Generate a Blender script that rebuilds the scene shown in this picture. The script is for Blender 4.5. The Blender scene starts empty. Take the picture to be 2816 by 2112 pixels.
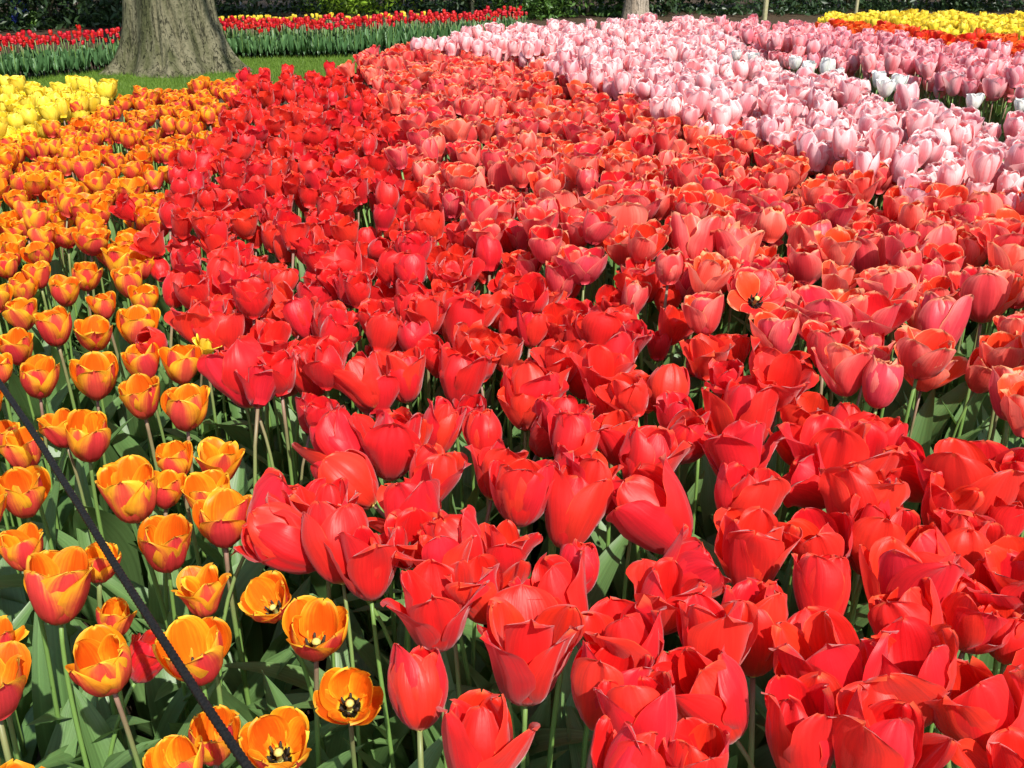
import bpy, math, random
import numpy as np
from mathutils import Matrix, Vector

# ------------------------------------------------------------------ camera, sky, sun, exposure
SC = bpy.context.scene
COL = SC.collection
F = 2800.0                      # focal length in photo pixels (2816 wide)
PITCH = math.radians(24.2)      # downward tilt
CAM_Z = 1.05
cam = bpy.data.cameras.new('camera')
cam.sensor_width = 36.0
cam.lens = 36.0 * F / 2816.0
cam.clip_start = 0.02
cam.clip_end = 400.0
camo = bpy.data.objects.new('camera', cam)
COL.objects.link(camo)
camo.location = (0, 0, CAM_Z)
camo.rotation_euler = (math.pi / 2 - PITCH, 0, 0)
SC.camera = camo

SUN_EL, SUN_AZ = math.radians(50), math.radians(27)     # azimuth: to the right of straight behind the camera
sun_dir = Vector((math.sin(SUN_AZ) * math.cos(SUN_EL), -math.cos(SUN_AZ) * math.cos(SUN_EL), math.sin(SUN_EL)))
world = bpy.data.worlds.new('World')
SC.world = world
world.use_nodes = True
wn = world.node_tree
bg = wn.nodes['Background']
sky = wn.nodes.new('ShaderNodeTexSky')
sky.sky_type = 'NISHITA'
sky.sun_disc = False
sky.sun_elevation = SUN_EL
sky.sun_rotation = math.atan2(sun_dir.x, sun_dir.y)
wn.links.new(sky.outputs[0], bg.inputs[0])
bg.inputs[1].default_value = 0.125
sl = bpy.data.lights.new('sun', 'SUN')
sl.energy = 4.6
sl.angle = math.radians(0.5)
sl.color = (1.0, 0.955, 0.88)
so = bpy.data.objects.new('sun', sl)
COL.objects.link(so)
so.rotation_euler = sun_dir.to_track_quat('Z', 'Y').to_euler()
so.location = (3, -4, 8)
SC.view_settings.view_transform = 'Standard'
SC.view_settings.look = 'None'
SC.view_settings.exposure = 0.70
SC.view_settings.gamma = 1.0

RNG = np.random.default_rng(11)
sp, cp = math.sin(PITCH), math.cos(PITCH)
K = 1.2731                      # photo pixels per layout pixel (layout is 2212 wide)


def ray(xd, yd):
    dx, dy = (xd * K - 1408) / F, (1056 - yd * K) / F
    return np.array([dx, cp + dy * sp, -sp + dy * cp])


def at(xd, yd, z=0.0):
    """World point on the level plane z seen at layout pixel (xd, yd), and its depth."""
    d = ray(xd, yd)
    t = (z - CAM_Z) / d[2]
    return np.array([0, 0, CAM_Z]) + d * t, t


def proj(p):
    """Layout pixel of world points (n,3) and depth."""
    p = np.atleast_2d(p)
    q = p - np.array([0, 0, CAM_Z])
    zc = q[:, 1] * cp - q[:, 2] * sp
    yc = q[:, 1] * sp + q[:, 2] * cp
    zc_ = np.where(zc > 0.01, zc, 0.01)
    return (1408 + F * q[:, 0] / zc_) / K, (1056 - F * yc / zc_) / K, zc


# ------------------------------------------------------------------ materials
def new_mat(name):
    m = bpy.data.materials.new(name)
    m.use_nodes = True
    nt = m.node_tree
    for n in list(nt.nodes):
        nt.nodes.remove(n)
    return m, nt


class N:
    """Tiny node helper."""
    def __init__(self, nt):
        self.nt = nt

    def n(self, t, **kw):
        x = self.nt.nodes.new(t)
        for k, v in kw.items():
            setattr(x, k, v)
        return x

    def link(self, a, b):
        self.nt.links.new(a, b)

    def put(self, sock, v):
        if isinstance(v, (int, float)):
            sock.default_value = v
        elif isinstance(v, (tuple, list)):
            sock.default_value = tuple(v) + ((1.0,) if len(v) == 3 and sock.type == 'RGBA' else ())
        else:
            self.link(v, sock)

    def math(self, op, a, b=0.0, clamp=False):
        x = self.n('ShaderNodeMath', operation=op, use_clamp=clamp)
        self.put(x.inputs[0], a)
        self.put(x.inputs[1], b)
        return x.outputs[0]

    def smooth(self, v, a, b):
        x = self.n('ShaderNodeMapRange', interpolation_type='SMOOTHSTEP')
        self.put(x.inputs[0], v)
        x.inputs[1].default_value = a
        x.inputs[2].default_value = b
        return x.outputs[0]

    def mix(self, f, a, b):
        x = self.n('ShaderNodeMix', data_type='RGBA')
        self.put(x.inputs[0], f)
        self.put(x.inputs[6], a)
        self.put(x.inputs[7], b)
        return x.outputs[2]

    def noise(self, vec, scale, detail=2.0, rough=0.5):
        x = self.n('ShaderNodeTexNoise')
        if vec is not None:
            self.link(vec, x.inputs['Vector'])
        x.inputs['Scale'].default_value = scale
        x.inputs['Detail'].default_value = detail
        x.inputs['Roughness'].default_value = rough
        return x.outputs[0]


def uv_parts(h):
    uv = h.n('ShaderNodeUVMap')
    s = h.n('ShaderNodeSeparateXYZ')
    h.link(uv.outputs[0], s.inputs[0])
    au = h.math('ABSOLUTE', h.math('SUBTRACT', h.math('MULTIPLY', s.outputs[0], 2.0), 1.0))
    return uv.outputs[0], s.outputs[0], au, s.outputs[1]


def rnd_value(h):
    oi = h.n('ShaderNodeObjectInfo')
    at_ = h.n('ShaderNodeAttribute', attribute_name='rnd')
    return h.math('FRACT', h.math('ADD', oi.outputs['Random'], at_.outputs['Fac']))


def two_layer(h, col, tcol, trans, rough, spec, bump=None, sheen=0.0):
    p = h.n('ShaderNodeBsdfPrincipled')
    h.put(p.inputs['Base Color'], col)
    p.inputs['Roughness'].default_value = rough
    p.inputs['Specular IOR Level'].default_value = spec
    if sheen:
        p.inputs['Sheen Weight'].default_value = sheen
        p.inputs['Sheen Roughness'].default_value = 0.4
    t = h.n('ShaderNodeBsdfTranslucent')
    h.put(t.inputs[0], tcol)
    if bump is not None:
        h.link(bump, p.inputs['Normal'])
    mx = h.n('ShaderNodeMixShader')
    mx.inputs[0].default_value = trans
    h.link(p.outputs[0], mx.inputs[1])
    h.link(t.outputs[0], mx.inputs[2])
    o = h.n('ShaderNodeOutputMaterial')
    h.link(mx.outputs[0], o.inputs[0])
    return p


def petal_mat(name, out_c, out_e, in_c, in_e, rim, base_out, base_in, dark=None, flame=(0.35, 0.85), edge_w=0.5,
              rim_at=0.95, trans=0.33, vary=0.05, sheen=0.0, rough=0.42, spec=0.35):
    """Two-sided petal: outside colour (flame in the middle, edge colour at the sides), inside colour, rim and base marks."""
    m, nt = new_mat(name)
    h = N(nt)
    uv, u, au, v = uv_parts(h)
    r = rnd_value(h)
    # fine lengthwise streaks
    mp = h.n('ShaderNodeMapping')
    h.link(uv, mp.inputs[0])
    mp.inputs['Scale'].default_value = (26, 1.6, 1)
    cmb = h.n('ShaderNodeCombineXYZ')
    h.put(cmb.inputs[2], h.math('MULTIPLY', r, 37.0))
    h.link(cmb.outputs[0], mp.inputs['Location'])
    st = h.noise(mp.outputs[0], 1.0, 3.0, 0.6)
    mp2 = h.n('ShaderNodeMapping')
    h.link(uv, mp2.inputs[0])
    mp2.inputs['Scale'].default_value = (3, 3, 1)
    h.link(cmb.outputs[0], mp2.inputs['Location'])
    bl = h.noise(mp2.outputs[0], 1.0, 3.0, 0.6)
    stc = h.math('SUBTRACT', st, 0.5)
    blc = h.math('SUBTRACT', bl, 0.5)
    # outside
    q = h.math('ADD', h.math('ADD', h.math('MULTIPLY', au, 1.0), h.math('MULTIPLY', v, edge_w)),
               h.math('ADD', h.math('MULTIPLY', stc, 0.5), h.math('MULTIPLY', blc, 0.5)))
    q = h.math('ADD', q, h.math('MULTIPLY', h.math('SUBTRACT', r, 0.5), 0.25))
    co = h.mix(h.smooth(q, flame[0], flame[1]), out_c, out_e)
    co = h.mix(h.smooth(v, 0.16, 0.04), co, base_out)
    # inside
    qi = h.math('ADD', h.math('ADD', au, h.math('MULTIPLY', v, 0.35)), h.math('ADD', h.math('MULTIPLY', stc, 0.9), h.math('MULTIPLY', blc, 0.6)))
    ci = h.mix(h.smooth(qi, 0.5, 1.25), in_c, in_e)
    ci = h.mix(h.smooth(h.math('ADD', v, h.math('MULTIPLY', stc, 0.08)), 0.27, 0.2), ci, base_in)
    if dark is not None:
        ci = h.mix(h.smooth(h.math('ADD', v, h.math('MULTIPLY', stc, 0.06)), 0.2, 0.17), ci, dark)
    geo = h.n('ShaderNodeNewGeometry')
    c = h.mix(geo.outputs['Backfacing'], co, ci)
    # rim
    rimv = h.math('MAXIMUM', h.math('ADD', au, h.math('MULTIPLY', blc, 0.12)), h.math('ADD', v, h.math('MULTIPLY', blc, 0.15)))
    c = h.mix(h.math('MULTIPLY', h.smooth(rimv, rim_at, rim_at + 0.045), 0.8), c, rim)
    hs = h.n('ShaderNodeHueSaturation')
    h.put(hs.inputs['Hue'], h.math('ADD', 0.5, h.math('MULTIPLY', h.math('SUBTRACT', r, 0.5), vary * 0.16)))
    h.put(hs.inputs['Value'], h.math('ADD', h.math('ADD', 1.0 - vary, h.math('MULTIPLY', r, vary * 2)), h.math('ADD', h.math('MULTIPLY', stc, 0.55), h.math('MULTIPLY', blc, 0.25))))
    h.link(c, hs.inputs['Color'])
    bp = h.n('ShaderNodeBump')
    bp.inputs['Strength'].default_value = 0.38
    bp.inputs['Distance'].default_value = 0.0012
    h.link(h.math('ADD', st, h.math('MULTIPLY', bl, 1.5)), bp.inputs['Height'])
    two_layer(h, hs.outputs[0], hs.outputs[0], trans, rough, spec, bp.outputs[0], sheen)
    return m


M = {}
M['orange'] = petal_mat('orange petal', (0.72, 0.070, 0.050), (0.92, 0.44, 0.025), (0.86, 0.155, 0.006), (0.91, 0.34, 0.012), (0.92, 0.52, 0.03),
                        (0.85, 0.45, 0.05), (0.90, 0.60, 0.03), (0.012, 0.010, 0.006), flame=(0.54, 1.2), edge_w=0.5, rim_at=0.95, vary=0.09, trans=0.36)
M['red'] = petal_mat('red petal', (0.75, 0.017, 0.015), (0.79, 0.025, 0.018), (0.75, 0.014, 0.008), (0.79, 0.024, 0.011), (0.84, 0.16, 0.05),
                     (0.80, 0.35, 0.04), (0.66, 0.012, 0.010), None, flame=(0.5, 1.1), rim_at=0.975, vary=0.05, trans=0.43, rough=0.46, spec=0.42, sheen=0.25)
M['coral'] = petal_mat('coral petal', (0.78, 0.062, 0.060), (0.88, 0.215, 0.170), (0.80, 0.030, 0.014), (0.84, 0.058, 0.024), (0.88, 0.40, 0.19),
                       (0.75, 0.10, 0.12), (0.74, 0.05, 0.03), (0.015, 0.008, 0.008), flame=(0.60, 1.35), edge_w=0.6, rim_at=0.94, vary=0.10, trans=0.40, sheen=0.1)
M['pink'] = petal_mat('pink petal', (0.86, 0.285, 0.305), (0.94, 0.62, 0.605), (0.85, 0.24, 0.25), (0.93, 0.45, 0.44), (0.94, 0.76, 0.71),
                      (0.88, 0.60, 0.50), (0.88, 0.60, 0.50), None, flame=(0.40, 1.0), edge_w=0.5, rim_at=0.93, vary=0.08, trans=0.38)
M['rose'] = petal_mat('rose pink petal', (0.84, 0.225, 0.26), (0.92, 0.52, 0.525), (0.82, 0.17, 0.19), (0.90, 0.36, 0.36), (0.88, 0.52, 0.52),
                      (0.82, 0.45, 0.40), (0.82, 0.45, 0.40), None, flame=(0.45, 1.1), edge_w=0.5, rim_at=0.94, vary=0.08, trans=0.38)
M['yellow'] = petal_mat('yellow petal', (0.84, 0.62, 0.030), (0.89, 0.72, 0.07), (0.85, 0.58, 0.018), (0.88, 0.66, 0.03), (0.91, 0.76, 0.12),
                        (0.50, 0.48, 0.05), (0.74, 0.46, 0.02), None, vary=0.10, trans=0.30)
M['white'] = petal_mat('white petal', (0.80, 0.80, 0.70), (0.84, 0.83, 0.78), (0.82, 0.81, 0.74), (0.84, 0.83, 0.78), (0.85, 0.85, 0.80),
                       (0.65, 0.70, 0.45), (0.80, 0.78, 0.55), None, vary=0.03, trans=0.3)
M['crimson'] = petal_mat('crimson petal', (0.52, 0.006, 0.012), (0.58, 0.012, 0.014), (0.55, 0.01, 0.008), (0.6, 0.02, 0.01), (0.62, 0.03, 0.02),
                         (0.5, 0.05, 0.02), (0.5, 0.02, 0.01), None, vary=0.06, trans=0.25)
M['scarlet'] = petal_mat('scarlet petal', (0.75, 0.04, 0.012), (0.80, 0.07, 0.015), (0.78, 0.06, 0.01), (0.80, 0.12, 0.015), (0.85, 0.30, 0.04),
                         (0.8, 0.3, 0.04), (0.8, 0.3, 0.02), None, vary=0.12, trans=0.30)


def leaf_mat(name, c1, c2, trans=0.18, rough=0.42, spec=0.4):
    m, nt = new_mat(name)
    h = N(nt)
    uv, u, au, v = uv_parts(h)
    r = rnd_value(h)
    mp = h.n('ShaderNodeMapping')
    h.link(uv, mp.inputs[0])
    mp.inputs['Scale'].default_value = (22, 0.5, 1)
    cmb = h.n('ShaderNodeCombineXYZ')
    h.put(cmb.inputs[2], h.math('MULTIPLY', r, 37.0))
    h.link(cmb.outputs[0], mp.inputs['Location'])
    st = h.noise(mp.outputs[0], 1.0, 2.0, 0.5)
    tc = h.n('ShaderNodeTexCoord')
    bl = h.noise(tc.outputs['Object'], 14.0, 3.0, 0.6)
    f = h.math('ADD', h.math('MULTIPLY', r, 0.55), h.math('MULTIPLY', bl, 0.5))
    c = h.mix(f, c1, c2)
    hs = h.n('ShaderNodeHueSaturation')
    h.put(hs.inputs['Value'], h.math('ADD', 0.52, h.math('MULTIPLY', st, 0.96)))
    h.link(c, hs.inputs['Color'])
    tcol = h.mix(0.45, hs.outputs[0], (0.20, 0.34, 0.03))
    bp = h.n('ShaderNodeBump')
    bp.inputs['Strength'].default_value = 0.25
    bp.inputs['Distance'].default_value = 0.001
    h.link(st, bp.inputs['Height'])
    two_layer(h, hs.outputs[0], tcol, trans, rough, spec, bp.outputs[0])
    return m


M['leaf'] = leaf_mat('tulip leaf', (0.072, 0.155, 0.042), (0.145, 0.250, 0.080), 0.26)
M['dark_leaf'] = leaf_mat('border tulip leaf', (0.055, 0.140, 0.048), (0.115, 0.225, 0.085))


def stem_mat():
    m, nt = new_mat('tulip stem')
    h = N(nt)
    uv, u, au, v = uv_parts(h)
    r = rnd_value(h)
    f = h.math('MULTIPLY', h.smooth(v, 0.55, 1.0), h.smooth(r, 0.25, 0.8))
    c = h.mix(f, (0.15, 0.27, 0.06), (0.26, 0.15, 0.11))
    two_layer(h, c, c, 0.12, 0.45, 0.4)
    return m


M['stem'] = stem_mat()


def plain(name, c, rough=0.6, spec=0.3, noise=None, c2=None, bump=0.0, detail=4.0):
    m, nt = new_mat(name)
    h = N(nt)
    p = h.n('ShaderNodeBsdfPrincipled')
    p.inputs['Roughness'].default_value = rough
    p.inputs['Specular IOR Level'].default_value = spec
    if noise:
        tc = h.n('ShaderNodeTexCoord')
        nz = h.noise(tc.outputs['Object'], noise, detail, 0.65)
        h.link(h.mix(h.smooth(nz, 0.3, 0.7), c, c2 or c), p.inputs['Base Color'])
        if bump:
            b = h.n('ShaderNodeBump')
            b.inputs['Strength'].default_value = 0.7
            b.inputs['Distance'].default_value = bump
            h.link(nz, b.inputs['Height'])
            h.link(b.outputs[0], p.inputs['Normal'])
    else:
        h.put(p.inputs['Base Color'], c)
    o = h.n('ShaderNodeOutputMaterial')
    h.link(p.outputs[0], o.inputs[0])
    return m


M['soil'] = plain('garden soil', (0.028, 0.018, 0.010), 0.95, 0.1, 55.0, (0.090, 0.062, 0.038), 0.012, 8.0)
M['lawn'] = plain('lawn', (0.055, 0.10, 0.014), 0.9, 0.1, 3.5, (0.11, 0.18, 0.026), 0.01, 6.0)
M['pistil'] = plain('pistil', (0.55, 0.55, 0.16), 0.6, 0.3, 60.0, (0.42, 0.42, 0.10))
M['stamen'] = plain('stamen', (0.010, 0.008, 0.008), 0.7, 0.2, 200.0, (0.06, 0.05, 0.03))
M['pole'] = plain('weathered pole wood', (0.26, 0.24, 0.12), 0.8, 0.2, 30.0, (0.36, 0.33, 0.19), 0.004)
M['rope'] = plain('black braided cord', (0.003, 0.0026, 0.002), 0.6, 0.22, 400.0, (0.012, 0.010, 0.008))


def bark_mat(name, c1, c2, c3):
    m, nt = new_mat(name)
    h = N(nt)
    tc = h.n('ShaderNodeTexCoord')
    mp = h.n('ShaderNodeMapping')
    h.link(tc.outputs['Object'], mp.inputs[0])
    mp.inputs['Scale'].default_value = (1, 1, 0.16)
    a = h.noise(mp.outputs[0], 7.0, 6.0, 0.65)
    b = h.noise(tc.outputs['Object'], 38.0, 5.0, 0.7)
    c = h.mix(h.smooth(a, 0.38, 0.62), c1, c2)
    c = h.mix(h.math('MULTIPLY', h.smooth(b, 0.50, 0.68), 0.75), c, c3)
    mp3 = h.n('ShaderNodeMapping')
    h.link(tc.outputs['Object'], mp3.inputs[0])
    mp3.inputs['Scale'].default_value = (1, 1, 0.07)
    cr = h.noise(mp3.outputs[0], 17.0, 5.0, 0.6)
    crack = h.smooth(h.math('ABSOLUTE', h.math('SUBTRACT', cr, 0.5)), 0.022, 0.0)
    c = h.mix(h.math('MULTIPLY', crack, 0.8), c, tuple(0.35 * x for x in c3))
    p = h.n('ShaderNodeBsdfPrincipled')
    h.link(c, p.inputs['Base Color'])
    p.inputs['Roughness'].default_value = 0.85
    p.inputs['Specular IOR Level'].default_value = 0.15
    bp = h.n('ShaderNodeBump')
    bp.inputs['Strength'].default_value = 0.8
    bp.inputs['Distance'].default_value = 0.03
    h.link(h.math('SUBTRACT', h.math('ADD', a, h.math('MULTIPLY', b, 0.7)), h.math('MULTIPLY', crack, 0.6)), bp.inputs['Height'])
    h.link(bp.outputs[0], p.inputs['Normal'])
    o = h.n('ShaderNodeOutputMaterial')
    h.link(p.outputs[0], o.inputs[0])
    return m


M['beech_bark'] = bark_mat('beech bark', (0.065, 0.068, 0.028), (0.165, 0.150, 0.090), (0.030, 0.032, 0.014))
M['pale_bark'] = bark_mat('pale bark', (0.27, 0.21, 0.15), (0.36, 0.30, 0.23), (0.17, 0.14, 0.10))
M['shrub_dark'] = leaf_mat('evergreen shrub leaf', (0.010, 0.024, 0.008), (0.032, 0.065, 0.018), 0.10, 0.4, 0.35)
M['shrub_mid'] = leaf_mat('shrub leaf', (0.030, 0.075, 0.012), (0.075, 0.15, 0.022), 0.15, 0.4, 0.35)
M['shrub_bright'] = leaf_mat('fresh shrub leaf', (0.15, 0.27, 0.015), (0.26, 0.40, 0.03), 0.30, 0.45, 0.3)
M['shade_canopy'] = leaf_mat('young tree leaf', (0.06, 0.12, 0.02), (0.12, 0.20, 0.04), 0.25)  # leaves of the unseen crowns added for shade
M['blue'] = plain('blue flowers', (0.03, 0.05, 0.28), 0.6, 0.2, 40.0, (0.06, 0.09, 0.40))


# ------------------------------------------------------------------ geometry
class Geo:
    def __init__(s, V, Q=None, T=None, UV=None, mq=None, mt=None):
        s.V = np.asarray(V, float).reshape(-1, 3)
        s.Q = np.zeros((0, 4), int) if Q is None else np.asarray(Q, int).reshape(-1, 4)
        s.T = np.zeros((0, 3), int) if T is None else np.asarray(T, int).reshape(-1, 3)
        s.UV = np.zeros((len(s.V), 2)) if UV is None else np.asarray(UV, float)
        s.mq = np.zeros(len(s.Q), int) if mq is None else np.full(len(s.Q), mq) if np.isscalar(mq) else mq
        s.mt = np.zeros(len(s.T), int) if mt is None else np.full(len(s.T), mt) if np.isscalar(mt) else mt

    def slot(s, k):
        return Geo(s.V, s.Q, s.T, s.UV, k, k)

    def moved(s, mat):
        A = np.array(mat)
        return Geo(s.V @ A[:3, :3].T + A[:3, 3], s.Q, s.T, s.UV, s.mq, s.mt)


def join(gs):
    off, V, Q, T, UV, mq, mt = 0, [], [], [], [], [], []
    for g in gs:
        V.append(g.V); Q.append(g.Q + off); T.append(g.T + off); UV.append(g.UV); mq.append(g.mq); mt.append(g.mt)
        off += len(g.V)
    return Geo(np.concatenate(V), np.concatenate(Q), np.concatenate(T), np.concatenate(UV), np.concatenate(mq), np.concatenate(mt))


def weld(g, tol=1e-6):
    key = np.round(g.V / tol).astype(np.int64)
    _, first, inv = np.unique(key, axis=0, return_index=True, return_inverse=True)
    inv = inv.reshape(-1)
    return Geo(g.V[first], inv[g.Q], inv[g.T], g.UV[first], g.mq, g.mt)


def mesh_of(name, g, mats, rnd=None, smooth=True):
    me = bpy.data.meshes.new(name)
    nq, nt_ = len(g.Q), len(g.T)
    loops = np.concatenate([g.Q.ravel(), g.T.ravel()]).astype(np.int32)
    me.vertices.add(len(g.V))
    me.vertices.foreach_set('co', g.V.astype(np.float32).ravel())
    me.loops.add(len(loops))
    me.loops.foreach_set('vertex_index', loops)
    me.polygons.add(nq + nt_)
    me.polygons.foreach_set('loop_start', np.concatenate([np.arange(nq) * 4, nq * 4 + np.arange(nt_) * 3]).astype(np.int32))
    for m in mats:
        me.materials.append(m)
    me.polygons.foreach_set('material_index', np.concatenate([g.mq, g.mt]).astype(np.int32))
    me.polygons.foreach_set('use_smooth', np.full(nq + nt_, smooth))
    uvl = me.uv_layers.new(name='UVMap')
    uvl.data.foreach_set('uv', g.UV[loops].astype(np.float32).ravel())
    if rnd is not None:
        a = me.attributes.new('rnd', 'FLOAT', 'POINT')
        a.data.foreach_set('value', rnd.astype(np.float32))
    me.update(calc_edges=True)
    me.validate()
    return me


def link(name, data, parent=None):
    o = bpy.data.objects.new(name, data)
    COL.objects.link(o)
    if parent is not None:
        o.parent = parent
    return o


def tag(o, label=None, cat=None, group=None, kind=None):
    if label: o['label'] = label
    if cat: o['category'] = cat
    if group: o['group'] = group
    if kind: o['kind'] = kind
    return o


def grid(P, U, Vv, collapse=False):
    """P (nv,nu,3): quads whose normal is (du x dv); the first row may collapse to one vertex."""
    nv, nu = P.shape[:2]
    uv = np.stack([np.broadcast_to(U, (nv, nu)), np.broadcast_to(Vv, (nv, nu))], -1).reshape(-1, 2)
    if not collapse:
        i, j = np.meshgrid(np.arange(nv - 1), np.arange(nu - 1), indexing='ij')
        a = (i * nu + j).ravel()
        return Geo(P.reshape(-1, 3), np.stack([a, a + 1, a + nu + 1, a + nu], 1), None, uv)
    V = np.concatenate([P[0, :1], P[1:].reshape(-1, 3)])
    uvc = np.concatenate([[[0.5, 0.0]], uv[nu:]])
    i, j = np.meshgrid(np.arange(nv - 2), np.arange(nu - 1), indexing='ij')
    a = (1 + i * nu + j).ravel()
    Q = np.stack([a, a + 1, a + nu + 1, a + nu], 1)
    j = np.arange(nu - 1)
    T = np.stack([np.zeros_like(j), 2 + j, 1 + j][::1], 1)[:, [0, 2, 1]]
    return Geo(V, Q, T, uvc)


def sstep(x):
    x = np.clip(x, 0, 1)
    return x * x * (3 - 2 * x)


def petal(rng, nu, nv, L=1.0, w=0.38, pm=20, pt=-8, ext=0.4, cup=1.0, ripple=0.02, roll=0.0, point=0.55, inner=False, collapse=False, twist=0.0, crease=0.02):
    """One petal: radial +x, tangent y, up z. Outside faces away from the flower's axis."""
    v = 1 - (1 - np.linspace(0, 1, nv)) ** 1.55
    fine = np.linspace(0, 1, 101)
    psi = pm + (90 - pm) * np.clip(1 - fine / ext, 0, 1) ** 1.35 + (pt - pm) * sstep((fine - 0.4) / 0.6)
    psi = np.radians(psi)
    d = L / 100
    r = np.concatenate([[0], np.cumsum((np.sin(psi[1:]) + np.sin(psi[:-1])) / 2 * d)])
    z = np.concatenate([[0], np.cumsum((np.cos(psi[1:]) + np.cos(psi[:-1])) / 2 * d)])
    R, Z, PS = np.interp(v, fine, r), np.interp(v, fine, z), np.interp(v, fine, psi)
    if inner:
        R = R * 0.93
    rise = 0.2 + 0.8 * np.sin(np.pi / 2 * np.clip(v / 0.58, 0, 1)) ** 1.1
    fall = np.clip(1 - np.clip((v - 0.55) / 0.45, 0, 1) ** 2.6, 0, 1) ** point
    W = w * rise * fall
    if collapse:
        W[0] = 0
        R = R - R[0]
    W = np.maximum(W, 0.05 * w if not collapse else 0)
    if collapse:
        W[1:] = np.maximum(W[1:], 0.05 * w)
    u = np.linspace(-1, 1, nu)
    c = np.maximum(np.interp(v, [0, 0.2, 0.5, 1], [0.16, 0.8, 1, 1.0]) * np.maximum(R, 0.12) * cup, 0.11)
    a = np.clip(u[None, :] * (W / c)[:, None], -1.5, 1.5)
    y = c[:, None] * np.sin(a)
    n_in = c[:, None] * (1 - np.cos(a))
    ph, fr = rng.uniform(0, 6.28, 4), rng.uniform(4, 9, 2)
    edge = np.abs(u)[None, :] ** 2.2 * sstep((v - 0.25) / 0.5)[:, None]
    side = np.sign(u)[None, :]
    n_in = n_in + ripple * edge * (np.sin(fr[0] * v[:, None] * 2 + ph[0] + side * 1.3) + 0.6 * np.sin(fr[1] * v[:, None] * 3 + ph[1] - side))
    top = sstep((v - 0.72) / 0.28)[:, None]
    n_in = n_in + ripple * 0.8 * top * np.sin(u[None, :] * 4 + ph[2])
    n_in = n_in - roll * edge * np.abs(u)[None, :]
    crease = crease * rng.uniform(0.6, 1.9)
    n_in = n_in + ripple * 0.6 * np.sin(u[None, :] * 2.6 + v[:, None] * 5 + ph[1]) * sstep((v - 0.2) / 0.5)[:, None]
    n_in = n_in + crease * np.exp(-(u[None, :] / 0.16) ** 2) * sstep(v / 0.3)[:, None]
    n_in = n_in + crease * 0.35 * np.sin(u[None, :] * 11 + ph[3]) * sstep(v / 0.4)[:, None]
    # small tooth and notch at the tip
    Zj = Z[:, None] + top * 0.03 * L * np.sin(u[None, :] * 5 + ph[3]) * ripple * 12
    y = y + twist * sstep((v - 0.4) / 0.6)[:, None] * 0.3
    nx, nz = -np.cos(PS)[:, None], np.sin(PS)[:, None]
    P = np.stack([R[:, None] + nx * n_in, y, Zj + nz * n_in], -1)
    return grid(P, (u + 1) / 2, v[:, None], collapse)


# flower shapes: outer and inner petal settings (angles from upright in degrees: middle pm, tip pt)
STYLE = {
    'cup':    dict(w=0.40, pm=19, pt=-4, dp=5, dt=9, ext=0.44, cup=0.92, ripple=0.013, roll=0.02, point=0.46, gap=(4, -3)),
    'bowl':   dict(w=0.41, pm=25, pt=4, dp=6, dt=10, ext=0.46, cup=0.95, ripple=0.016, roll=0.03, point=0.52, gap=(4, -4)),
    'flare':  dict(w=0.36, pm=16, pt=16, dp=6, dt=14, ext=0.40, cup=0.95, ripple=0.022, roll=0.05, point=0.58, gap=(8, -12)),
    'egg':    dict(w=0.40, pm=17, pt=-32, dp=3, dt=6, ext=0.40, cup=0.95, ripple=0.010, roll=0.0, point=0.52, gap=(2, -2)),
    'loose':  dict(w=0.38, pm=16, pt=-7, dp=6, dt=13, ext=0.40, cup=0.98, ripple=0.028, roll=0.05, point=0.52, gap=(6, -8)),
    'wide':   dict(w=0.40, pm=25, pt=9, dp=8, dt=15, ext=0.42, cup=1.08, ripple=0.030, roll=0.06, point=0.50, gap=(6, -14)),
    'tall':   dict(w=0.36, pm=15, pt=-14, dp=4, dt=10, ext=0.36, cup=0.95, ripple=0.014, roll=0.02, point=0.50, gap=(3, -2)),
    'star':   dict(w=0.33, pm=62, pt=66, dp=8, dt=14, ext=0.30, cup=1.5, ripple=0.03, roll=0.08, point=0.72, gap=(4, -10)),
}


def petals(rng, style, nu, nv, collapse=False, wild=1.0):
    st = STYLE[style]
    out = []
    ph = rng.uniform(0, 2 * math.pi)
    for k in range(6):
        inner = k >= 3
        th = ph + (k % 3) * 2 * math.pi / 3 + (math.pi / 3 if inner else 0) + rng.normal(0, 0.06 * wild)
        g = st['gap'][1 if inner else 0]
        p = petal(rng, nu, nv, L=(1.0 if inner else 0.97) * rng.uniform(0.94, 1.05), w=st['w'] * rng.uniform(0.92, 1.08) * (1.0 if inner else 1.04),
                  pm=st['pm'] + g * 0.5 + rng.normal(0, st['dp']) * wild, pt=st['pt'] + g + rng.normal(0, st['dt']) * wild, ext=st['ext'], cup=st['cup'],
                  ripple=st['ripple'] * rng.uniform(0.6, 1.5), roll=st['roll'] * rng.uniform(0.3, 1.4), point=st['point'] * rng.uniform(0.85, 1.2),
                  inner=inner, collapse=collapse, twist=rng.normal(0, 0.12) * wild)
        out.append(p.moved(Matrix.Rotation(th, 4, 'Z')))
    return out


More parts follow.
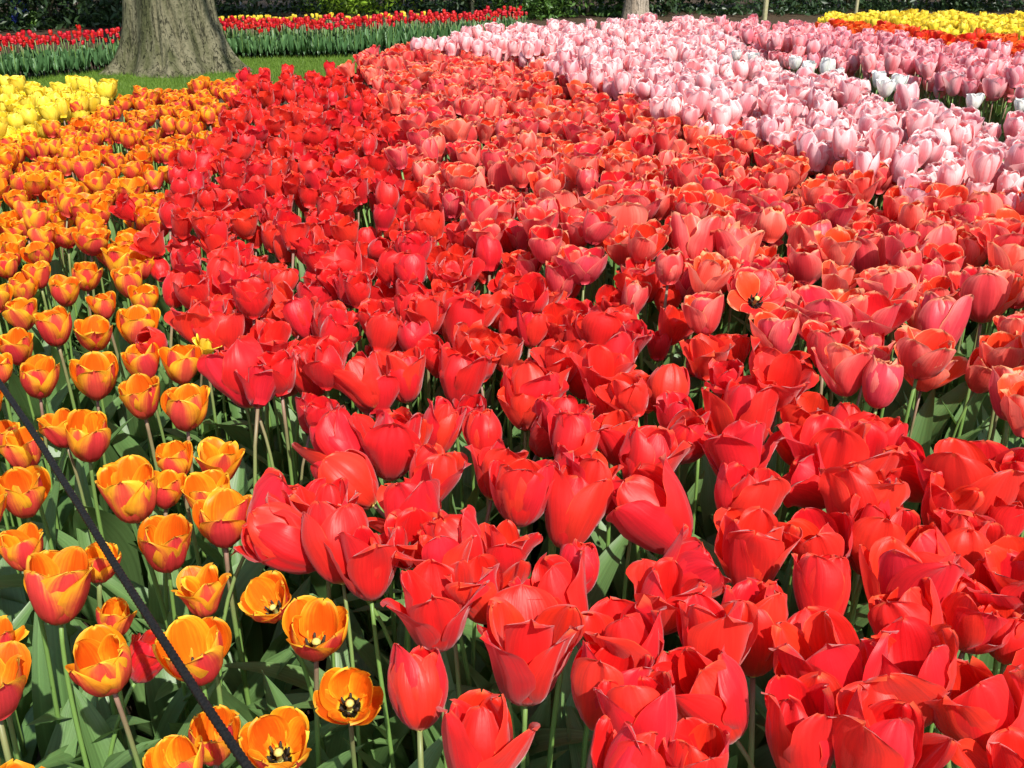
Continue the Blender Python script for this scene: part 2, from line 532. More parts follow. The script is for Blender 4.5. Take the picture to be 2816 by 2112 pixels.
def tube(pts, rad, n=8, close=True):
    pts = np.asarray(pts, float)
    rad = np.broadcast_to(rad, len(pts))
    tan = np.gradient(pts, axis=0)
    tan /= np.linalg.norm(tan, axis=1)[:, None] + 1e-12
    ref = np.array([0, 0, 1.0]) if abs(tan[:, 2]).max() < 0.8 else np.array([0.3, 1.0, 0.1])
    if abs((tan @ (ref / np.linalg.norm(ref)))).max() > 0.97:
        ref = np.array([1.0, 0.2, 0])
    s = np.cross(tan, ref); s /= np.linalg.norm(s, axis=1)[:, None]
    t = np.cross(s, tan)
    an = np.linspace(0, 2 * np.pi, n, endpoint=False)
    P = pts[:, None] + rad[:, None, None] * (np.cos(an)[None, :, None] * s[:, None] + np.sin(an)[None, :, None] * t[:, None])
    m = len(pts)
    i, j = np.meshgrid(np.arange(m - 1), np.arange(n), indexing='ij')
    a, b = (i * n + j).ravel(), (i * n + (j + 1) % n).ravel()
    Q = np.stack([a, b, b + n, a + n], 1)
    uv = np.stack([np.broadcast_to(an / 6.2832, (m, n)), np.broadcast_to(np.linspace(0, 1, m)[:, None], (m, n))], -1).reshape(-1, 2)
    V, T = P.reshape(-1, 3), None
    if close:
        V = np.concatenate([V, pts[:1], pts[-1:]])
        uv = np.concatenate([uv, [[0.5, 0]], [[0.5, 1]]])
        j = np.arange(n)
        T = np.concatenate([np.stack([np.full(n, m * n), (j + 1) % n, j], 1), np.stack([np.full(n, m * n + 1), (m - 1) * n + j, (m - 1) * n + (j + 1) % n], 1)])
    return Geo(V, Q, T, uv)


def bez(p0, p1, p2, p3, n):
    t = np.linspace(0, 1, n)[:, None]
    return (1 - t) ** 3 * p0 + 3 * (1 - t) ** 2 * t * p1 + 3 * (1 - t) * t * t * p2 + t ** 3 * p3


def leaf(rng, L, W, a0, a1, nu=5, nv=10, fold=0.5, collapse=False, wave=0.1):
    v = np.linspace(0, 1, nv)
    ang = np.radians(a0 + (a1 - a0) * v ** 1.8)
    d = L / (nv - 1)
    x = np.concatenate([[0], np.cumsum((np.sin(ang[1:]) + np.sin(ang[:-1])) / 2 * d)])
    z = np.concatenate([[0], np.cumsum((np.cos(ang[1:]) + np.cos(ang[:-1])) / 2 * d)])
    w = W * (0.28 + 0.72 * np.sin(np.pi / 2 * np.clip(v / 0.42, 0, 1))) * np.clip(1 - np.clip((v - 0.42) / 0.58, 0, 1) ** 1.7, 0, 1) ** 0.9
    if collapse:
        w[0] = 0
    u = np.linspace(-1, 1, nu)
    f = fold * (1 - 0.6 * v)
    y = u[None, :] * w[:, None] * np.cos(f)[:, None]
    up = np.abs(u)[None, :] ** 1.4 * w[:, None] * np.sin(f)[:, None]
    p = rng.uniform(0, 6.28, 2)
    up = up + wave * w[:, None] * (np.abs(u) ** 2)[None, :] * np.sin(v[:, None] * rng.uniform(7, 13) + p[0] + np.sign(u)[None, :] * 1.1)
    side = 0.12 * L * np.sin(v * 2.2 + p[1]) * v * rng.uniform(-1, 1)
    P = np.stack([x[:, None] - np.cos(ang)[:, None] * up, y + side[:, None], z[:, None] + np.sin(ang)[:, None] * up], -1)
    return grid(P, (u + 1) / 2, v[:, None], collapse)


def pose(base, axis, s, spin=0.0):
    q = Vector(axis).to_track_quat('Z', 'Y')
    return Matrix.Translation(Vector(base)) @ q.to_matrix().to_4x4() @ Matrix.Rotation(spin, 4, 'Z') @ Matrix.Scale(s, 4)


def heart():
    """Receptacle with pistil and six stamens, one joined mesh (unit flower)."""
    gs = [tube([(0, 0, 0), (0, 0, 0.02), (0, 0, 0.05)], np.array([0.03, 0.06, 0.03]), 8).slot(0)]
    gs.append(tube([(0, 0, 0), (0, 0, 0.1), (0, 0, 0.26), (0, 0, 0.30), (0, 0, 0.33)], np.array([0.03, 0.045, 0.04, 0.075, 0.03]), 8).slot(0))
    for k in range(6):
        a = k * math.pi / 3 + 0.3
        c, s = math.cos(a), math.sin(a)
        gs.append(tube([(0, 0, 0), (0.07 * c, 0.07 * s, 0.05), (0.11 * c, 0.11 * s, 0.13), (0.13 * c, 0.13 * s, 0.16), (0.16 * c, 0.16 * s, 0.30)],
                       np.array([0.008, 0.01, 0.01, 0.028, 0.018]), 6).slot(1))
    return weld(join(gs))


HEART = heart()

# kind: petal material, head height (centre), flower sizes, styles, tilt, leaf count
KIND = {
    'orange_tulip':  dict(mat='orange', zc=0.45, s=(0.058, 0.067), styles=['cup', 'cup', 'cup', 'bowl'], tilt=9, wild=0.8),
    'red_tulip':     dict(mat='red', zc=0.47, s=(0.064, 0.080), styles=['loose', 'cup', 'flare', 'loose', 'tall', 'cup', 'wide', 'egg'], tilt=26, wild=1.0),
    'coral_tulip':   dict(mat='coral', zc=0.52, s=(0.070, 0.086), styles=['loose', 'cup', 'tall', 'flare', 'bowl', 'cup', 'egg', 'wide'], tilt=13, wild=1.0),
    'pink_tulip':    dict(mat='pink', zc=0.57, s=(0.078, 0.094), styles=['tall', 'egg', 'tall', 'cup', 'tall'], tilt=9, wild=0.8),
    'rose_tulip':    dict(mat='rose', zc=0.56, s=(0.076, 0.090), styles=['tall', 'egg', 'tall', 'cup', 'tall'], tilt=9, wild=0.8),
    'yellow_tulip':  dict(mat='yellow', zc=0.46, s=(0.072, 0.084), styles=['cup', 'egg', 'tall', 'cup'], tilt=8, wild=0.7),
    'white_tulip':   dict(mat='white', zc=0.62, s=(0.070, 0.080), styles=['cup', 'tall'], tilt=7, wild=0.7),
    'crimson_tulip': dict(mat='crimson', zc=0.275, s=(0.048, 0.056), styles=['egg', 'tall', 'egg'], tilt=9, wild=0.7),
    'golden_tulip':  dict(mat='yellow', zc=0.29, s=(0.046, 0.054), styles=['cup', 'tall', 'egg'], tilt=8, wild=0.7),
    'scarlet_tulip': dict(mat='scarlet', zc=0.545, s=(0.066, 0.078), styles=['loose', 'cup', 'bowl'], tilt=14, wild=0.9),
}
WORD = {'orange_tulip': 'orange', 'red_tulip': 'red', 'coral_tulip': 'coral', 'pink_tulip': 'pale pink', 'rose_tulip': 'rose pink', 'yellow_tulip': 'yellow',
        'white_tulip': 'white', 'crimson_tulip': 'crimson', 'golden_tulip': 'golden', 'scarlet_tulip': 'scarlet'}
LOOK = {'cup': 'cup-shaped', 'bowl': 'broad open', 'flare': 'flared', 'egg': 'closed egg-shaped', 'loose': 'loosely open', 'wide': 'wide open', 'tall': 'narrow upright', 'star': 'star-like open'}


def leaf_mat_of(kind):
    return M['dark_leaf'] if kind == 'crimson_tulip' else M['leaf']


def plant_parts(rng, kind, style, res, head, axis, s, spin, root, n_leaf=3, leafy=1.0):
    """Geos in world-less coordinates (root at ROOT): stem, leaves, and for the flower its petals in unit space plus its pose."""
    nu, nv, su, sv, ln, lv = {'hero': (13, 15, 8, 14, 7, 14), 'mid': (7, 9, 6, 7, 5, 8), 'far': (5, 7, 3, 4, 3, 5)}[res]
    root, head, axis = np.asarray(root, float), np.asarray(head, float), np.asarray(axis, float)
    H = head[2] - root[2]
    rs = 0.0021 * rng.uniform(0.9, 1.2) * (1.15 if res == 'far' else 1.0)
    pts = bez(root, root + np.array([0, 0, H * 0.55]), head - axis * H * 0.22, head, sv)
    stem = tube(pts, np.linspace(rs * 1.35, rs, sv), su)
    leaves = []
    a = rng.uniform(0, 6.28)
    for k in range(n_leaf):
        a += 2.2 + rng.normal(0, 0.4)
        L = H * (rng.uniform(0.92, 1.12) if kind == 'crimson_tulip' else rng.uniform(0.55, 0.86)) * leafy * (1.0 - 0.06 * k)
        g = leaf(rng, L, (0.020 if kind == 'crimson_tulip' else rng.uniform(0.024, 0.042)) * leafy * (1 - 0.15 * k), rng.uniform(4, 16) if kind == 'crimson_tulip' else rng.uniform(6, 26), rng.uniform(15, 45) if kind == 'crimson_tulip' else rng.uniform(25, 95), ln, lv, rng.uniform(0.25, 0.8), res != 'hero', rng.uniform(0.05, 0.3))
        i = 0 if k < 2 or res == 'far' else 1
        leaves.append(g.moved(Matrix.Translation(Vector(pts[i])) @ Matrix.Rotation(a, 4, 'Z')))
    pet = petals(rng, style, nu, nv, res != 'hero', KIND[kind]['wild'])
    return stem, leaves, pet, pose(head, axis, s, spin)


def flower_extent(pet):
    V = np.concatenate([p.V for p in pet])
    return 2 * np.percentile(np.hypot(V[:, 0], V[:, 1]), 97), np.percentile(V[:, 2], 98)


# ------------------------------------------------------------------ hand-placed tulips
# kind, centre x, y, width (layout pixels), lean in the picture (degrees, + to the right), tip towards camera (degrees), shape, own description
O, R_, C_, P_, W_, Y_ = 'orange_tulip', 'red_tulip', 'coral_tulip', 'pink_tulip', 'white_tulip', 'yellow_tulip'
HERO = [
    (O, 127, 1276, 150, 4, -8, 'cup', 'big yellow-edged orange tulip right against the black cord'),
    (O, 215, 1222, 92, 10, 0, 'cup', 'small orange tulip half hidden behind the black cord'),
    (O, 48, 1192, 98, -4, 0, 'cup', None), (O, 358, 1183, 120, 4, 6, 'cup', None),
    (O, 484, 1128, 138, 2, -4, 'bowl', 'orange tulip beside the deep red tulip bending sideways'),
    (O, 455, 1080, 110, -6, 2, 'cup', None),
    (O, 437, 1285, 128, -3, 0, 'flare', 'orange tulip with two outer petals flaring sideways'),
    (O, 247, 1340, 92, 8, 0, 'cup', None), (O, 227, 1443, 148, -4, 6, 'cup', 'large orange tulip left of the cord, soil below'),
    (O, 427, 1420, 155, 0, 6, 'cup', 'large orange tulip crossed by the black cord'),
    (O, 584, 1305, 132, -12, 22, 'bowl', 'tilted orange tulip showing its black heart beside a taller one'),
    (O, 683, 1375, 152, 6, 10, 'bowl', 'large orange tulip bordering the red bed'),
    (O, 755, 1512, 152, 6, 26, 'bowl', 'orange tulip facing the camera with black heart and pale pistil'),
    (O, 462, 1602, 112, 4, 4, 'cup', 'orange tulip directly under the cord near the lower edge'),
    (O, 385, 1660, 130, -8, 4, 'cup', None),
    (O, 600, 1618, 155, 4, 20, 'bowl', 'wide orange tulip with dark heart cut off by the lower edge'),
    (O, 0, 1390, 95, 8, 0, 'flare', 'orange tulip with curled back petals at the left edge'),
    (O, 190, 950, 100, 6, 4, 'cup', 'front one of a pair of orange tulips beside the cord'),
    (O, 133, 930, 88, -8, 0, 'cup', None),
    (O, 403, 887, 104, 4, 0, 'cup', 'yellowest orange tulip, tall petals, bordering the big bent red one'),
    (O, 305, 863, 92, -3, 2, 'cup', None), (O, 310, 785, 80, -6, 0, 'cup', None), (O, 392, 790, 90, 4, 0, 'cup', None),
    (O, 207, 820, 104, 6, 2, 'cup', None), (O, 82, 820, 90, 4, 0, 'cup', None), (O, 37, 753, 80, 0, 0, 'cup', None), (O, 117, 710, 78, -4, 0, 'cup', None),
    (O, 204, 727, 84, 6, 4, 'bowl', None), (O, 297, 710, 90, 4, 0, 'cup', None), (O, 47, 683, 80, -5, 0, 'cup', None), (O, 142, 633, 74, 6, 0, 'cup', None),
    (O, 280, 613, 66, 0, 0, 'cup', None), (O, 224, 663, 62, -6, 0, 'cup', None), (O, 312, 650, 66, 5, 0, 'cup', None), (O, 187, 600, 68, 5, 0, 'cup', None),
    (O, 83, 596, 62, -3, 0, 'cup', None), (O, 50, 625, 64, 4, 0, 'cup', None), (O, 262, 568, 70, -2, 0, 'cup', None), (O, 303, 577, 62, 6, 0, 'cup', None),
    (O, 15, 578, 56, 6, 0, 'cup', None), (O, 52, 975, 92, -4, 0, 'cup', None), (O, 52, 1070, 110, 4, 4, 'cup', None), (O, 283, 1070, 126, -3, 2, 'cup', 'orange tulip overlapping another one right of the cord'),
    (O, 358, 1062, 90, 8, 0, 'cup', None), (O, 380, 1000, 86, -6, 0, 'cup', None), (O, 472, 1003, 116, 4, 0, 'flare', 'orange tulip with spreading yellow sides above broad leaves'),
    (O, 8, 945, 74, 4, 0, 'cup', None), (O, 0, 800, 60, 0, 0, 'cup', None),
    # red, front to back
    (R_, 520, 812, 138, -24, 0, 'loose', 'big red tulip bent left on a pinkish stem'),
    (R_, 660, 805, 116, -26, 0, 'loose', None), (R_, 543, 668, 92, -10, 0, 'flare', None), (R_, 430, 702, 115, -8, 0, 'wide', None),
    (R_, 380, 628, 70, 6, 0, 'egg', None), (R_, 478, 612, 96, 10, 0, 'loose', None), (R_, 548, 588, 72, 4, 0, 'loose', None), (R_, 608, 612, 72, 6, 0, 'cup', None),
    (R_, 650, 690, 86, -16, 0, 'loose', None), (R_, 720, 705, 92, 12, 0, 'loose', None),
    (R_, 622, 1165, 168, -58, 0, 'loose', 'red tulip bent flat sideways beside the orange ones'),
    (R_, 795, 1218, 152, -4, 4, 'flare', 'red tulip with three long upright pointed petals'),
    (R_, 872, 815, 118, -6, 4, 'cup', 'round dark red tulip seen into its cup'), (R_, 998, 818, 118, 10, 0, 'loose', None), (R_, 782, 828, 112, -32, 0, 'loose', None),
    (R_, 1000, 700, 122, 12, -12, 'loose', 'red tulip turning its broad lit back outward'), (R_, 890, 682, 82, -8, 0, 'tall', None), (R_, 1255, 735, 86, 18, -14, 'loose', None),
    (R_, 1150, 712, 74, 8, 0, 'loose', None), (R_, 1325, 790, 132, -12, -6, 'flare', None), (R_, 1442, 845, 104, 8, -4, 'egg', 'smooth closed egg-shaped red tulip'),
    (R_, 1150, 850, 150, 4, 0, 'wide', None), (R_, 1330, 880, 118, 4, 0, 'loose', None), (R_, 1215, 912, 122, 8, 4, 'wide', None), (R_, 1045, 940, 100, -4, 0, 'egg', None),
    (R_, 848, 962, 142, 6, 0, 'loose', None), (R_, 735, 968, 142, -38, -4, 'loose', 'glossy red tulip leaning left with darker underside'),
    (R_, 955, 925, 106, 16, 0, 'loose', None), (R_, 930, 1030, 118, 12, 0, 'loose', None), (R_, 1130, 1065, 142, 8, 2, 'cup', 'red tulip with a yellow-rimmed front petal like a shield'),
    (R_, 1235, 1020, 98, 16, 0, 'loose', None), (R_, 1395, 1000, 150, 10, -8, 'loose', None), (R_, 1412, 1112, 172, -40, 0, 'loose', 'red tulip nodding left on a curved pale stem'),
    (R_, 893, 1115, 165, -24, 0, 'flare', 'red tulip leaning left, its petal tip pointing up'),
    (R_, 940, 1322, 172, -4, 2, 'flare', 'flared red tulip with yellow-streaked petal tips'), (R_, 1140, 1415, 222, 2, 6, 'flare', 'very large flared red tulip with petals curling outward'),
    (R_, 1035, 1285, 140, -18, -14, 'wide', None), (R_, 1205, 1300, 150, -26, -24, 'loose', 'pinkish shiny red tulip lying back behind the largest'),
    (R_, 1255, 1230, 104, 12, 0, 'egg', None), (R_, 1095, 1190, 96, 4, 0, 'flare', None),
    (R_, 905, 1483, 146, -2, 0, 'egg', 'closed red tulip beside the orange one facing out'), (R_, 1035, 1615, 190, 4, -14, 'loose', 'red tulip cup cut off by the lower edge'),
    (R_, 1362, 1410, 180, -12, 0, 'loose', None), (R_, 1435, 1300, 152, 14, -8, 'flare', None),
    (R_, 1525, 1510, 190, -36, 0, 'loose', 'big red tulip leaning left, its pink stem running down right'),
    (R_, 1627, 1362, 170, 0, 2, 'loose', None), (R_, 1775, 1282, 134, 2, 2, 'tall', 'barrel-shaped red tulip with shaded front'), (R_, 1630, 1200, 160, 8, 4, 'loose', None),
    (R_, 1965, 1285, 208, 6, 4, 'flare', 'huge red tulip goblet with a spreading side petal'),
    (R_, 1795, 1458, 232, -18, 4, 'flare', 'huge red tulip with one tall petal raised like a wing'),
    (R_, 2105, 1545, 205, -26, 0, 'loose', 'huge red tulip with ragged edge in the corner'), (R_, 1890, 1620, 200, 14, 4, 'loose', None),
    (R_, 1512, 1650, 140, -8, 4, 'cup', None), (R_, 2075, 1180, 124, 6, -20, 'loose', None), (R_, 1885, 1165, 150, 10, 2, 'loose', None),
    (R_, 2178, 1372, 112, 4, -4, 'loose', None), (R_, 2170, 1130, 92, 8, 0, 'loose', None), (R_, 2105, 1345, 150, 12, 0, 'wide', None),
    (R_, 1577, 765, 92, 0, 4, 'cup', None), (R_, 1680, 805, 136, 20, -8, 'wide', 'flat opened red tulip leaning against the coral ones'), (R_, 1607, 905, 168, 4, 2, 'loose', None),
    (R_, 1597, 990, 155, -4, 0, 'flare', None), (R_, 1610, 1085, 142, 6, 2, 'loose', None), (R_, 1725, 962, 100, -4, 2, 'cup', None),
    (R_, 1810, 1000, 225, 4, 2, 'wide', 'very broad red tulip with standing petals beside dark shaded leaves'),
    (R_, 2095, 1052, 212, 2, 0, 'bowl', 'double-looking bowl-shaped red tulip at the right edge'),
    (R_, 1860, 1105, 180, 6, -4, 'wide', None), (R_, 318, 1425, 70, 30, 0, 'loose', 'small red tulip hidden low among the orange ones'),
    # coral
    (C_, 1828, 800, 118, 0, 2, 'flare', 'coral tulip with one tall standing petal, next to a closed one'), (C_, 1905, 828, 100, 8, 0, 'egg', 'closed rounded coral tulip leaning on a taller one'),
    (C_, 2028, 705, 118, 4, 2, 'tall', 'single rosy coral tulip standing over dark shaded leaves'), (C_, 2125, 640, 130, 4, 2, 'bowl', None), (C_, 1925, 635, 122, -4, 2, 'cup', None),
    (C_, 1800, 690, 160, -4, 4, 'bowl', 'broad coral bowl with pale pink rim'), (C_, 1680, 642, 70, 0, 0, 'cup', None), (C_, 1678, 722, 106, -6, 2, 'cup', None),
    (C_, 1520, 680, 96, -6, 6, 'cup', 'pale-edged coral cup at the border with the reds'), (C_, 2182, 850, 100, 2, 2, 'tall', 'tall coral tulip cut by the right edge'),
    (C_, 2195, 715, 84, 0, 0, 'bowl', None), (C_, 1635, 645, 70, 4, 40, 'star', 'small gaping coral tulip showing a black star'),
    (C_, 1215, 467, 126, 4, 4, 'flare', 'open coral tulip with a yellow dot of pollen, petals spread'), (C_, 1340, 500, 128, -4, 2, 'wide', 'broad coral tulip with orange-edged curled petals'),
    (C_, 1495, 525, 135, 4, 2, 'loose', None), (C_, 1590, 545, 110, 4, 2, 'loose', None), (C_, 1755, 540, 130, 0, 2, 'loose', None), (C_, 1090, 395, 100, -8, 4, 'flare', None),
    (C_, 1020, 410, 80, -10, 2, 'tall', None), (C_, 1870, 560, 120, 6, 2, 'flare', None), (C_, 2010, 540, 130, -4, 2, 'loose', None), (C_, 2120, 470, 120, 6, 2, 'loose', None),
    # pink
    (P_, 1905, 253, 66, 0, 0, 'tall', None), (P_, 2060, 180, 80, -6, 0, 'flare', 'wide flared pale pink tulip on the edge of the gap'), (P_, 1628, 217, 62, 4, 0, 'tall', None),
    (P_, 2038, 285, 54, 0, 0, 'egg', None), (P_, 1890, 322, 68, 0, 0, 'tall', None), (P_, 2135, 340, 72, 4, 0, 'cup', 'pale pink tulip standing over dark leaves beside the corals'),
    ('rose_tulip', 2150, 190, 62, 0, 0, 'cup', None), ('rose_tulip', 1841, 102, 38, 0, 0, 'egg', 'deep rose tulip standing out among the paler pinks'),
    (W_, 1590, 120, 26, 0, 0, 'cup', 'white tulip farthest along the white line among pinks'), (W_, 1627, 128, 28, 0, 0, 'cup', 'white tulip at the far end, beside tall pinks'),
    (W_, 1717, 136, 30, 0, 0, 'cup', 'small white tulip sunk between two pink ones'), (W_, 1747, 149, 30, 0, 0, 'cup', 'white tulip beside the gap, left of the middle cluster'),
    (W_, 1787, 149, 34, 0, 0, 'tall', 'tall white tulip of the middle cluster by the gap'), (W_, 1807, 165, 34, 0, 0, 'cup', 'white tulip leaning against the tall one in the cluster'),
    (W_, 1897, 172, 30, 0, 0, 'tall', 'tallest white tulip, standing alone against the green gap'), (W_, 1914, 190, 42, 0, 0, 'cup', 'broad white tulip below the tallest white one'),
    (W_, 1941, 179, 36, 0, 0, 'cup', 'white tulip with ragged rim right of the tallest white one'), (W_, 2104, 220, 36, 0, 0, 'cup', 'lone white tulip under the flared pink one'),
    (W_, 2204, 228, 26, 0, 0, 'cup', 'white tulip cut by the right edge among pinks'),
    # single strays
    (Y_, 447, 745, 46, 20, 10, 'flare', 'stray yellow and red tulip petals behind the bent red tulip'),
]

COUNT = {k: 0 for k in KIND}
LIMIT = 300
HEROES = []          # (kind, root, head centre, style, root object, note)
heart_mesh = mesh_of('flower', HEART, [M['pistil'], M['stamen']])


def build_hero(kind, xd, yd, wd, lean, tip, style, note):
    rng = np.random.default_rng(int(xd * 7 + yd * 13 + 5))
    kd = KIND[kind]
    c, depth = at(xd, yd, kd['zc'] + rng.normal(0, 0.006) - (0.12 if note and note.startswith('small red') else 0))
    if kind in (R_, C_) and tip < 8 and tip > -8:
        tip -= 20 + rng.normal(0, 6)
    le, ti = math.radians(lean), math.radians(tip)
    axis = np.array([math.sin(le), -math.sin(ti) * math.cos(le), math.cos(le) * math.cos(ti)])
    pet0 = petals(np.random.default_rng(int(xd * 3 + yd)), style, 5, 6, False, kd['wild'])
    wd0, h0 = flower_extent(pet0)
    seen = wd0 * abs(math.cos(le)) * 0.97 + h0 * abs(math.sin(le)) * 0.8
    s = wd * K / F * depth / seen
    if kind in (R_, C_):
        s = wd * K / F * depth * (0.96 if yd > 1000 else 0.90) / {'loose': 0.72, 'flare': 0.78, 'wide': 0.84, 'tall': 0.64, 'egg': 0.66, 'cup': 0.76, 'bowl': 0.80, 'star': 0.9}[style]
        s = min(max(s, 0.062), 0.122)
    else:
        s = min(max(s * 1.02, 0.045), 0.10)
    head = c - axis * h0 * 0.5 * s
    hor = np.array([axis[0], axis[1], 0])
    root = np.array([head[0], head[1], 0]) - hor * 0.10 + np.append(rng.normal(0, 0.008, 2), 0)
    n_leaf = 4 if kind == O else 3
    stem, leaves, _, mt = plant_parts(rng, kind, style, 'hero', head - root, axis, s, 0.0, (0, 0, 0), n_leaf, 1.15 if kind == O else 1.05)
    pet = petals(np.random.default_rng(int(xd * 3 + yd)), style, 13, 15, False, kd['wild'])
    e = link(kind, None)
    e.location = root
    link('stem', mesh_of('stem', stem, [M['stem']]), e)
    for g in leaves:
        link('leaf', mesh_of('leaf', g, [leaf_mat_of(kind)]), e)
    fl = link('flower', heart_mesh, e)
    fl.matrix_basis = mt
    for g in pet:
        link('petal', mesh_of('petal', g, [M[kd['mat']]]), fl)
    COUNT[kind] += 1
    HEROES.append([kind, root, c, style, e, note, lean, wd])
    e['category'] = 'tulip'


for t in HERO:
    build_hero(*t)

# ------------------------------------------------------------------ the beds: polygons in layout pixels on the plane of the heads
BEDS = [
    (O, [(-260, 330), (0, 300), (150, 240), (248, 203), (330, 182), (520, 166), (500, 230), (430, 290), (345, 400), (330, 520), (340, 640), (420, 760), (440, 860), (500, 1000), (510, 1150),
         (660, 1250), (800, 1480), (800, 1800), (-300, 1800)], 0.065),
    (Y_, [(-200, 172), (0, 176), (60, 178), (150, 172), (240, 168), (248, 198), (150, 234), (0, 296), (-200, 322)], 0.062),
    (R_, [(530, 164), (600, 150), (760, 142), (775, 126), (830, 200), (880, 260), (870, 330), (930, 400), (1010, 450), (1200, 560), (1440, 590), (1480, 700), (1560, 750), (1740, 740), (1740, 900),
          (1930, 960), (2050, 1000), (2420, 1020), (2600, 1800), (850, 1800), (840, 1480), (700, 1250), (545, 1150), (530, 1000), (460, 860), (435, 760), (345, 640), (335, 520), (350, 400), (434, 290), (503, 230)], 0.062),
    (C_, [(760, 122), (850, 104), (950, 96), (1170, 112), (1240, 160), (1400, 190), (1440, 230), (1640, 262), (1810, 322), (1930, 372), (2250, 400), (2500, 430), (2600, 1020), (2050, 920), (1960, 860),
          (1780, 800), (1740, 700), (1560, 690), (1480, 640), (1440, 585), (1200, 555), (1010, 445), (935, 395), (875, 330), (885, 260), (835, 200)], 0.068),
    (P_, [(890, 92), (980, 74), (1120, 58), (1290, 54), (1400, 46), (1500, 42), (1560, 72), (1600, 112), (1700, 158), (1900, 198), (2100, 238), (2300, 275), (2600, 320), (2700, 440), (2250, 398), (1930, 370), (1810, 320),
          (1640, 260), (1440, 228), (1400, 188), (1240, 158), (1170, 108), (950, 93)], 0.060),
    ('rose_tulip', [(1510, 42), (1620, 48), (1780, 62), (2000, 94), (2212, 116), (2450, 142), (2500, 214), (2212, 180), (2050, 157), (1900, 133), (1750, 107), (1640, 92), (1570, 61)], 0.060),
    ('scarlet_tulip', [(1740, 45), (1780, 46), (1850, 52), (2000, 68), (2212, 82), (2450, 104), (2450, 138), (2212, 112), (2000, 92), (1850, 66), (1780, 54)], 0.062),
    (Y_, [(1775, 32), (1850, 28), (2000, 27), (2212, 31), (2450, 40), (2450, 88), (2212, 74), (2000, 58), (1850, 48), (1775, 42)], 0.062),
]


def inside(poly, x, y):
    poly = np.asarray(poly)
    r = np.zeros(len(x), bool)
    j = len(poly) - 1
    for i in range(len(poly)):
        xi, yi, xj, yj = *poly[i], *poly[j]
        hit = ((yi > y) != (yj > y)) & (x < (xj - xi) * (y - yi) / (yj - yi + 1e-12) + xi)
        r ^= hit
        j = i
    return r


def scatter(poly_w, sp_, rng, jit=0.3):
    poly_w = np.asarray(poly_w)
    x0, y0 = poly_w.min(0); x1, y1 = poly_w.max(0)
    nx, ny = int((x1 - x0) / sp_) + 2, int((y1 - y0) / (sp_ * 0.866)) + 2
    i, j = np.meshgrid(np.arange(nx), np.arange(ny))
    X = x0 + (i + 0.5 * (j % 2)) * sp_ + rng.normal(0, jit * sp_ * 0.5, i.shape)
    Y = y0 + j * sp_ * 0.866 + rng.normal(0, jit * sp_ * 0.5, i.shape)
    X, Y = X.ravel(), Y.ravel()
    k = inside(poly_w, X, Y)
    return np.stack([X[k], Y[k]], 1)


def variants(kind, n, res):
    out = []
    kd = KIND[kind]
    for i in range(n):
        rng = np.random.default_rng(1000 + i * 17 + hash_kind(kind) + (500 if res == 'far' else 0))
        style = kd['styles'][i % len(kd['styles'])]
        tilt = math.radians(abs(rng.normal(0, kd['tilt'])))
        tilt = min(tilt, math.radians(kd['tilt'] * 1.9))
        axis = np.array([math.sin(tilt), 0, math.cos(tilt)])
        s = rng.uniform(*kd['s'])
        head = np.array([math.sin(tilt) * 0.09, 0, kd['zc'] - 0.42 * s - 0.0])
        nl = 4 if kind in ('crimson_tulip', 'golden_tulip') else 3 if res == 'mid' else 2
        stem, leaves, pet, mt = plant_parts(rng, kind, style, res, head, axis, s, rng.uniform(0, 6.28), (0, 0, 0), nl, 1.0)
        out.append((stem, leaves, weld(join(pet)).moved(mt), style, tilt))
    return out


def hash_kind(k):
    return sum(ord(c) * (i + 1) for i, c in enumerate(k)) % 997


VAR = {}
def var_meshes(kind):
    if kind not in VAR:
        mats = [M['stem'], leaf_mat_of(kind), M[KIND[kind]['mat']]]
        mid = []
        for stem, leaves, fl, style, tilt in variants(kind, 24, 'mid'):
            mid.append((mesh_of('stem', stem, mats[:1]), [mesh_of('leaf', g, mats[1:2]) for g in leaves], mesh_of('flower', fl, mats[2:]), style, tilt))
        far, whole = [], []
        for stem, leaves, fl, style, tilt in variants(kind, 20, 'far'):
            g = join([stem.slot(0)] + [l.slot(1) for l in leaves] + [fl.slot(2)])
            far.append(g)
            whole.append((mesh_of(kind, weld(g, 1e-5), mats), style, tilt))
        VAR[kind] = (mid, far, whole, mats)
    return VAR[kind]


PROTO = {}
def place(kind, x, y, rot, sc, k, small):
    """A single tulip as its own object: a copy of a prototype and of its parts."""
    mid, far, whole, mats = var_meshes(kind)
    if small:
        me, style, tilt = whole[k % len(whole)]
        key = (kind, 'small', k % len(whole))
        if key not in PROTO:
            PROTO[key] = o = link(kind, me)
        else:
            o = PROTO[key].copy()
            COL.objects.link(o)
    else:
        sm, lm, fm, style, tilt = mid[k % len(mid)]
        key = (kind, 'mid', k % len(mid))
        if key not in PROTO:
            o = link(kind, None)
            parts = [link('stem', sm, o)] + [link('leaf', m, o) for m in lm] + [link('flower', fm, o)]
            PROTO[key] = (o, parts)
        else:
            src, sparts = PROTO[key]
            o = src.copy()
            COL.objects.link(o)
            for p in sparts:
                c = p.copy()
                COL.objects.link(c)
                c.parent = o
    o.location = (x, y, 0)
    o.rotation_euler = (0, 0, rot)
    o.scale = (sc, sc, sc)
    o['category'] = 'tulip'
    return o, style, tilt


